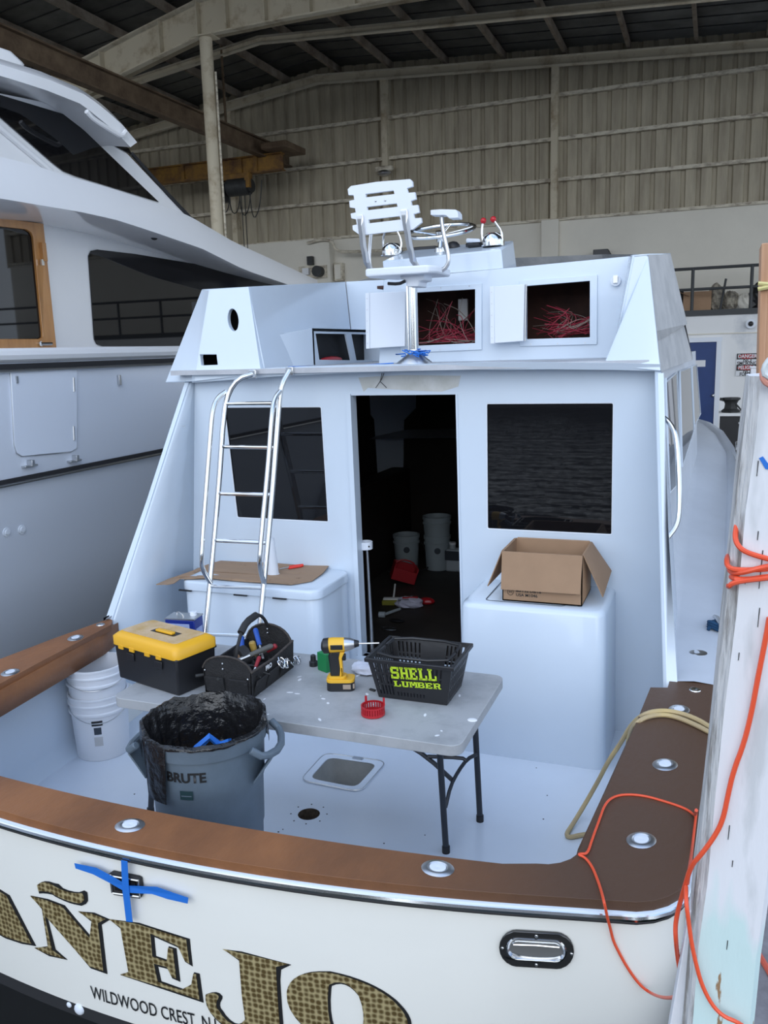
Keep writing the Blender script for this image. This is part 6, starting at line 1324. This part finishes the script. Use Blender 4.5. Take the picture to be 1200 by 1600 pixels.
for txt, u, v, wch, hch, pit in (('SHELL', 0.26, 0.545, 0.040, 0.058, 0.0425), ('LUMBER', 0.275, 0.345, 0.0345, 0.028, 0.0362)):
    o0 = uv0(u, v)+nf*0.0040
    for i_, ch_ in enumerate(txt):
        gs_ = MB()
        for a_, b_, c2, d2 in slab(ch_):
            P4 = [(i_*pit+a_*wch, b_*hch), (i_*pit+c2*wch, b_*hch), (i_*pit+c2*wch, d2*hch), (i_*pit+a_*wch, d2*hch)]
            gs_.poly([o0+exu*(x*ca-y*sa)+vz*(x*sa+y*ca) for x, y in P4])
        obj('lime_letter', gs_, LIME, t, smooth=False, weld=False)
# ---- rubbish bin
bc = V((-1.80, 2.625, 0.006)); RT, HT = 0.232, 0.84
t = thing('rubbish_bin', 'grey round rubbish bin lined with a black bag in front of the table', 'trash can', bc)
prof = [(0, 0), (0.182, 0), (0.188, 0.02), (0.203, 0.42), (0.208, 0.43), (0.214, 0.62), (0.220, 0.63), (0.226, 0.78), (0.236, 0.785), (0.240, 0.835), (0.232, HT), (0.222, HT), (0.218, 0.78), (0.18, 0.03), (0, 0.02)]
obj('bin_body', MB().lathe(bc, prof, 44), GREY, t)
for s_ in (-1, 1):
    m = rot((0, 0, 12 if s_ > 0 else 12)).to_3x3(); g = MB()
    g.tube([bc+m @ V((s_*x, y, z)) for x, y, z in ((0.225, -0.13, 0.80), (0.270, -0.115, 0.765), (0.302, 0, 0.75), (0.270, 0.115, 0.765), (0.225, 0.13, 0.80))], 0.015, 10, smooth=1)
    g.prism([bc+m @ V((s_*0.216, -0.10, 0.655)), bc+m @ V((s_*0.285, -0.09, 0.75)), bc+m @ V((s_*0.285, 0.09, 0.75)), bc+m @ V((s_*0.216, 0.10, 0.655))], (0, 0, -0.012)); obj('side_handle', g, GREY, t, bevel=0.003)
d = V((CAM.x-bc.x-0.25, CAM.y-bc.y, 0)).normalized()
def wrap_text(txt, size, zc, ang0, rad, m, bold, par, nm, sx=1):
    g = text_mb(txt, size, 0.0, bold=bold, sx=sx)
    for v in g.b.verts: q = ang0+v.co.x/rad; rr = rad(0) if callable(rad) else rad; v.co = bc+V((rr*math.cos(q), rr*math.sin(q), zc+v.co.y))
    return obj(nm, g, m, par, smooth=False)
a0 = math.atan2(-1.0, 0.22)
wrap_text('BRUTE', 0.052, 0.725, a0+0.0, 0.2265, INK, 0.0018, t, 'bin_lettering', 1.0)
g = MB().grid([[bc+V((0.2262*math.cos(a0+x), 0.2262*math.sin(a0+x), z)) for x in [(-0.11+0.02*k) for k in range(12)]] for z in (0.64, 0.675)]); obj('bin_badge', g, mat('badge_dark', (0.01, 0.035, 0.04), 0.5), t)
wrap_text('HOME & GARDEN'[:0] or 'REFUSE'[:0] or '-----', 0.02, 0.657, a0, 0.2270, GREY, 0.001, t, 'badge_line', 1.2)
# black bag lining
rnd = random.Random(21); ph = [rnd.uniform(0, 6.28) for _ in range(6)]
def fold(q): return 0.5*math.sin(7*q+ph[0])+0.3*math.sin(13*q+ph[1])+0.3*math.sin(23*q+ph[2])+0.2*math.sin(37*q+ph[3])
g = MB(); N = 120; rows = []
ac = math.atan2(CAM.y-bc.y, CAM.x-bc.x)      # direction of the near side
def wrap(q): return math.atan2(math.sin(q), math.cos(q))
for r_, z_, am in ((0.2445, 0.0, 0.0), (0.2445, 0.33, 0.003), (0.244, 0.66, 0.003), (0.240, 0.848, 0.003), (0.228, 0.852, 0.004), (0.208, 0.80, 0.006), (0.193, 0.70, 0.009), (0.182, 0.62, 0.010), (0.10, 0.60, 0.008), (0.0, 0.60, 0)):
    rw = []
    for k in range(N):
        q = 2*math.pi*k/N; f_ = fold(q); dq = wrap(q-ac); z = z_
        back_ = abs(dq) > 1.3
        if z_ < 0.7 and r_ > 0.24:
            if -1.2 < dq < -0.66: hang = 0.23
            elif back_: hang = 0.10+0.02*f_
            else: hang = 0.014+0.004*f_
            z = 0.85-hang*{0.0: 1, 0.33: .66, 0.66: .33}[z_]
        if back_ and 0.79 < z_ < 0.86: z += 0.020+0.006*f_
        rr = r_+am*f_; rw.append(bc+V((rr*math.cos(q), rr*math.sin(q), z+am*0.5*fold(q*1.7))))
    rows.append(rw)
g.grid(rows, closed=True); lin_ = obj('bin_liner', g, BLKB, t, ang=60)
m_ = lin_.data.materials[0]
g = MB(); rnd = random.Random(5)
for k in range(14):
    p = bc+V((rnd.uniform(-.11, .11), rnd.uniform(-.11, .11), 0.62+rnd.uniform(0, .04))); g.box(p, (rnd.uniform(.05, .12), rnd.uniform(.04, .09), 0.012), (rnd.uniform(-35, 35), rnd.uniform(-35, 35), rnd.uniform(0, 180)))
tag(obj('waste_scrap', g, CARD2), 'brown paper and wood scraps inside the rubbish bin', 'rubbish', kind='stuff')
p = bc+V((-0.01, -0.02, 0.68))
tag(obj('blue_tape_wad', MB().tube([p+V(v) for v in ((-0.12, -0.02, -0.0), (-0.06, 0, 0.01), (-0.02, 0.0, 0.06), (0.02, 0.03, 0.10), (0.05, 0.05, 0.06), (0.10, 0.05, 0.08))], 0.016, 5), BTAPE, smooth=False), 'crumpled strip of blue masking tape in the rubbish bin', 'tape')
# ---- two stacked white buckets
pb = V((-3.245, 3.70, 0.005)); RB = 0.165
def big_pail(c, lab, h=0.375):
    t = thing('bucket', lab, 'bucket', c, None)
    pr = [(0, 0), (RB*0.86, 0), (RB*0.88, 0.008), (RB*0.96, h*0.72), (RB*1.03, h*0.73), (RB*1.03, h*0.76), (RB*0.975, h*0.775), (RB*0.98, h*0.86), (RB*1.035, h*0.87), (RB*1.035, h*0.89), (RB*0.99, h*0.90), (RB*1.0, h*0.97), (RB*1.03, h*0.975), (RB*1.03, h), (RB*0.96, h), (RB*0.84, 0.02), (0, 0.02)]
    obj('pail_body', MB().lathe(c, pr, 40), BUCKET, t)
    return t
h_ = 0.375
t1 = big_pail(pb, 'lower of the two stacked white buckets below the teak rail, with a printed label', h_)
t2 = big_pail(pb+V((0.0, 0.0, 0.165)), 'upper of the two stacked white buckets, half under the teak rail', h_)
def bail(t, c, drop):
    L = []
    for k in range(13): q = math.pi*k/12; L.append(c+V((RB*1.05*math.cos(q)*0.75+RB*1.05*math.sin(q)*0.15, -RB*1.05*math.cos(q)*0.70*0-RB*1.09*math.sin(q), h_*0.85-drop*math.sin(q))))
    obj('bail_handle', MB().tube([c+V((RB*1.04*math.cos(q), RB*1.04*math.sin(q), h_*0.84-drop*math.sin((q+2.2)/2.6*math.pi) if 0 < (q+2.2)/2.6 < 1 else h_*0.84)) for q in [-2.2+2.6*k/12 for k in range(13)]], 0.0022, 6), STEEL2, t)
bail(t1, pb, 0.08); bail(t2, pb+V((0, 0.0, 0.165)), 0.05)
ad = math.atan2(-1, 0.45)
def patch(c, a_, wd, z0_, z1_, r0, r1, m, nm, t, n=6): obj(nm, MB().grid([[c+V(((r0+(r1-r0)*(z-z0_)/(z1_-z0_))*math.cos(a_+x), (r0+(r1-r0)*(z-z0_)/(z1_-z0_))*math.sin(a_+x), z)) for x in [-wd+2*wd*k/n for k in range(n+1)]] for z in (z0_, z1_)]), m, t)
rw = lambda z: RB*(0.88+0.08*z/(h_*0.72))+0.0008
for z0_, z1_, wd, m, nm in ((0.235, 0.248, 0.19, INK, 'label_bar'), (0.218, 0.229, 0.19, INK, 'label_bar'), (0.165, 0.208, 0.13, NAVYG, 'label_emblem'), (0.095, 0.150, 0.15, mat('grey_label', (0.50, 0.50, 0.50), 0.6), 'label_smudge')): patch(pb, ad+0.15, wd, z0_, z1_, rw(z0_), rw(z1_), m, nm, t1)

# ================================================================ DOCK EDGE: PILING, CORDS, HOSES
YP = 1.42
t = thing('dock_piling', 'thick square piling with peeling white paint standing at the dock edge on the right', 'post', (0.04, YP, 0.3))
def PYl(L, y): return [PY(a, b, y) for a, b in L]
fl = [(1190, 588), (1180, 680), (1166, 800), (1150, 960), (1132, 1120), (1118, 1250), (1104, 1380), (1092, 1480), (1082, 1600)]
P = PYl(fl, YP); d = (P[-1]-P[0]).normalized(); bl_ = P[-1]+d*((P[-1].z-0.32)/-d.z); P.append(bl_)
wid = [0.115]*len(P)
rows = []
rnd = random.Random(8)
for i, p in enumerate(P):
    j = rnd.uniform(-.0015, .0015); wv = 0.092
    if i >= 5: wv = 0.092-0.0*(i-5)
    lw_ = 0.020
    rows.append([p+V((j, 0, 0)), p+V((wv, 0.0, 0)), p+V((wv+0.008, 0.012, 0)), p+V((wv+0.008, 0.125, 0)), p+V((-lw_+0.02, 0.125, 0)), p+V((-lw_-j, 0.10, 0)), p+V((-lw_*0.8, 0.02, 0)), p+V((-0.003+j, 0.004, 0))])
g = MB().grid(rows, closed=True); g.poly(rows[0]); pil = obj('post_shaft', g, PILE, t, ang=30); pil.data.materials.append(WEATH)
for f in pil.data.polygons:
    if f.index < (len(rows)-1)*8 and f.normal.x < -0.35: f.material_index = 1
g = MB()
for q, L_ in (((1192, 860), 60), ((1187, 950), 30), ((1185, 830), 14), ((1155, 1020), 12), ((1140, 1290), 22), ((1145, 1345), 10), ((1137, 1470), 14), ((1185, 720), 24), ((1165, 905), 8)):
    p = PY(*q, YP-0.0012); b = PY(q[0]-L_*0.1, q[1]+L_, YP-0.0012); g.prism([p+V((-0.0007, 0, 0)), p+V((0.0007, 0, 0)), b+V((0.0004, 0, 0)), b+V((-0.0006, 0, 0))], (0, 0.001, 0))
obj('paint_crack', g, INK, t)
g = MB().prism([PY(a, b, YP-0.0015) for a, b in ((1186, 716), (1192, 713), (1200, 724), (1206, 722), (1212, 735), (1196, 733))], (0, 0.001, 0)); tag(obj('tape_scrap', g, BTAPE), 'torn scrap of blue tape stuck on the white piling', 'tape')
# short white fender board in front, lower left
t = thing('fender_board', 'short white fender board leaning against the left foot of the piling', 'board', PY(1060, 1600, 1.50))
a, b = PYl([(1077, 1425), (1047, 1600)], 1.46); d = (b-a).normalized(); b2_ = b+d*0.7
obj('board', MB().prism([a, a+V((0.022, 0, 0.02)), b2_+V((0.026, 0, 0)), b2_], (0, 0.06, 0)), OLDP, t, bevel=0.002)
obj('board_edge', MB().prism([a+V((0.022, 0.002, -0.04)), a+V((0.028, 0.002, -0.04)), b2_+V((0.034, 0.002, 0)), b2_+V((0.026, 0.002, 0))], (0, 0.05, 0)), mat('bare_brown_wood', (0.3, 0.18, 0.09)), t)
# raw lumber upright behind the piling top
t = thing('lumber_upright', 'raw reddish lumber stud rising behind the piling, tied with yellow tape', 'board', PY(1190, 600, 1.75))
P = PYl([(1190, 380), (1183, 640)], 1.72)
obj('stud', MB().prism([P[0], P[0]+V((0.014, 0, 0)), P[1]+V((0.016, 0, -0.6)), P[1]+V((0.0, 0, -0.6)), P[1]], (0, 0.09, 0)), PLY, t, bevel=0.002)
obj('stud_side', MB().prism([P[0]+V((0.014, 0.005, -0.01)), P[0]+V((0.055, 0.005, -0.01)), P[1]+V((0.055, 0.005, -0.6)), P[1]+V((0.016, 0.005, -0.6))], (0, 0.08, 0)), PLY, t)
a = PY(1192, 446, 1.715); tag(obj('caution_tape', MB().tube([a+V((-0.008, 0, 0.004)), a+V((0.02, -0.002, 0.0)), a+V((0.05, 0, 0.003))], 0.004, 6).tube([a+V((-0.008, 0, -0.006)), a+V((0.02, -0.002, -0.002)), a+V((0.05, 0, -0.008))], 0.004, 6), mat('yellow_ribbon', (0.62, 0.55, 0.24), 0.7)), 'twisted yellow tape tied round the lumber stud', 'tape')
# mauve board along the dock and dark brown plank
t = thing('mauve_board', 'faded mauve painted board standing on the dock right of the piling', 'board', PY(1180, 1430, 1.9))
P = PYl([(1203, 1060), (1160, 1432), (1178, 1436), (1200, 1310), (1240, 1060)], 1.85)
obj('board', MB().prism(P, (0, 0.03, 0)), PURP, t, bevel=0.002)
# cords on the piling and deck
def cord(nm, lab, pts, r, m, cat='cord', smooth=2, grp=None): return tag(obj(nm, MB().tube(pts, r, 8, smooth=smooth), m), lab, cat, grp)
yf = YP-0.012
wraps = [PY(1151, 821, YP+0.02), PY(1148, 840, YP+0.0), PY(1154, 855, yf), PY(1170, 865, yf), PY(1215, 877, yf), PY(1240, 878, YP+0.05), PY(1190, 862, YP+0.135), PY(1140, 866, YP+0.13), PY(1135, 872, YP+0.02), PY(1137, 888, yf), PY(1160, 891, yf), PY(1200, 889, yf), PY(1240, 885, yf+0.05), PY(1200, 880, YP+0.135), PY(1140, 880, YP+0.135), PY(1139, 893, YP+0.02), PY(1152, 897, yf-0.006), PY(1200, 884, yf-0.008), PY(1240, 880, YP+0.05), PY(1190, 880, YP+0.14), PY(1143, 895, YP+0.12), PY(1141, 903, yf), PY(1165, 906, yf), PY(1210, 899, yf), PY(1245, 900, YP+0.05), PY(1180, 905, YP+0.135), PY(1140, 912, YP+0.08), PY(1137, 918, yf), PY(1147, 909, yf-0.004), PY(1200, 903, yf-0.006)]
cord('coiled_extension_cord', 'orange cord wound several turns around the white piling', wraps, 0.0042, ORG, smooth=2)
def TK(q, dz=0.004): return PZ(q[0], q[1], ZB+dz)
run = [PY(1202, 965, yf), PY(1196, 1000, yf), PY(1184, 1060, yf), PY(1175, 1110, yf), PY(1163, 1160, yf), PY(1146, 1205, yf), PY(1138, 1240, yf), PY(1130, 1280, yf), PY(1118, 1305, yf), PY(1096, 1335, yf), PY(1080, 1352, yf+0.01), PY(1070, 1385, YP+0.03), PY(1060, 1420, YP+0.06), PY(1055, 1445, YP+0.06), PY(1056, 1470, YP+0.05), PY(1059, 1498, YP+0.10), PY(1064, 1530, YP+0.12)]
cord('extension_cord', 'thick orange cord hanging down the front of the white piling from the coil', run, 0.0042, ORG)
r2_ = [PY(1072, 1385, YP+0.02), PY(1072, 1410, yf-0.004), PY(1076, 1440, yf-0.004), PY(1080, 1470, yf-0.004), PY(1086, 1500, yf-0.004), PY(1096, 1538, yf-0.004), PY(1112, 1570, yf-0.004), PY(1130, 1588, yf-0.006), PY(1150, 1596, yf-0.008), PY(1160, 1602, yf-0.0)]
cord('extension_cord', 'lower orange cord loop sweeping right across the foot of the piling', r2_, 0.0037, ORG)
dk = [PY(1088, 1266, 2.0), TK((1086, 1275), 0.01), TK((1076, 1266)), TK((1060, 1259)), TK((1035, 1251)), TK((1010, 1244)), TK((985, 1241)), TK((962, 1243)), TK((946, 1254), 0.012), TK((936, 1282), 0.006), TK((925, 1312), 0.006), TK((918, 1334), 0.006), TK((908, 1334), 0.010), TK((903, 1335), 0.01), TK((915, 1340), 0.006), TK((926, 1355)), TK((935, 1378)), TK((940, 1394), 0.012), PT(944, 1410, 0.055), PT(947, 1424, 0.045), PT(950, 1438, 0.03), PT(954, 1452, 0.014), PT(958, 1470, 0.010), PT(968, 1490, 0.010), PT(980, 1512, 0.010), PT(1000, 1540, 0.012), PT(1020, 1554, 0.02), PY(1040, 1560, 1.98), PY(1060, 1557, 1.75)]
cord('extension_cord', 'thin orange cord looping over the teak corner and down the transom', dk, 0.0042, ORG, smooth=2)
v_ = [PY(1092, 1262, 1.90), PY(1086, 1300, 1.86), PY(1082, 1330, 1.75), PY(1078, 1360, 1.6), PY(1074, 1390, 1.5)]
v_ = [TK((1086, 1275), 0.01), PZ(1089, 1262, ZB+0.006), PZ(1085, 1295, ZB+0.006), PZ(1081, 1330, ZB+0.006), PY(1078, 1352, 2.0), PY(1074, 1380, 1.6)]
cord('extension_cord', 'short orange cord running along the outer teak edge beside the piling', v_, 0.004, ORG)
ho = [PZ(1235, 1330, 0.485), PZ(1210, 1360, 0.485), PZ(1192, 1385, 0.485), PZ(1178, 1415, 0.485), PZ(1168, 1440, 0.485), PZ(1170, 1460, 0.485), PZ(1182, 1485, 0.485), PZ(1200, 1515, 0.485), PZ(1225, 1560, 0.485)]
cord('orange_hose', 'dull red-orange hose curving on the dock floor at the right edge', ho, 0.009, mat('dull_orange_hose', (0.55, 0.10, 0.06), 0.5), 'hose')
th = [PZ(1130, 1145, ZB+0.015), TK((1112, 1138), 0.012), TK((1090, 1124), 0.014), TK((1060, 1113), 0.014), TK((1030, 1110), 0.02), PZ(1005, 1116, ZB+0.02), PZ(985, 1134, ZB-0.08), PZ(972, 1158, ZB-0.25), PZ(950, 1190, 0.35), PZ(935, 1220, 0.20), PZ(915, 1255, 0.08), PZ(895, 1288, 0.02), PZ(884, 1304, 0.015), PZ(890, 1309, 0.015), PZ(910, 1304, 0.015), PZ(932, 1303, 0.02)]
cord('tan_hose', 'tan hose bent over the teak covering board down to the cockpit sole', th, 0.011, TAN, 'hose')
th = [PZ(1130, 1152, ZB+0.012), TK((1112, 1146), 0.012), TK((1090, 1134), 0.012), TK((1060, 1121), 0.012), TK((1035, 1116), 0.012), TK((1010, 1120), 0.012), TK((993, 1130), 0.0), PZ(984, 1145, ZB-0.10), PZ(980, 1165, ZB-0.25), PZ(984, 1185, ZB-0.40), PZ(990, 1200, 0.2)]
cord('tan_hose', 'shorter yellow-tan hose lying against the first and dropping behind the teak edge', th, 0.010, TAN, 'hose')
pk = [PY(1190, 540, 1.40), PY(1185, 590, 1.40), PY(1192, 600, 1.38), PY(1215, 598, 1.4)]
g = [PY(1230, 560, YP-0.02), PY(1200, 570, YP-0.02), PY(1193, 582, YP-0.02), PY(1194, 594, YP-0.02), PY(1206, 602, YP-0.02), PY(1235, 606, YP-0.02)]
cord('pink_hose', 'short pinkish hose bend resting on the top of the piling', g, 0.006, mat('pink_hose', (0.72, 0.32, 0.24), 0.5), 'hose', smooth=1)
g = [PY(1230, 545, YP-0.025), PY(1204, 560, YP-0.025), PY(1194, 575, YP-0.025), PY(1196, 588, YP-0.025), PY(1225, 594, YP-0.025)]
cord('clear_hose', 'pale clear hose bend lying inside the pinkish one on the piling top', g, 0.005, mat('clear_hose', (0.62, 0.66, 0.66), 0.2), 'hose', smooth=1)

# repeats of one kind share a group phrase
GROUPS = {'roof_rafter': 'roof rafters', 'electrical_box': 'electrical boxes on the block wall', 'rubble_sack': 'sacks on the store platform', 'black_bundle': 'black bundles on the store platform',
          'white_post': 'white posts on the dock', 'tape_strip': 'blue tape strips on the transom', 'throttle_control': 'engine controls on the console', 'screwdriver': 'screwdrivers in the tool tote',
          'pliers': 'pliers in the tool tote', 'carabiner': 'bunches of steel clips', 'extension_cord': 'orange extension cords', 'tan_hose': 'tan hoses'}
for o in list(COL.objects):
    if o.parent is None:
        k = o.name.split('.')[0]
        if k in GROUPS: o['group'] = GROUPS[k]
        if k == 'bucket': o['group'] = 'stacked buckets below the teak rail' if 'teak' in o['label'] else 'buckets in the cabin'
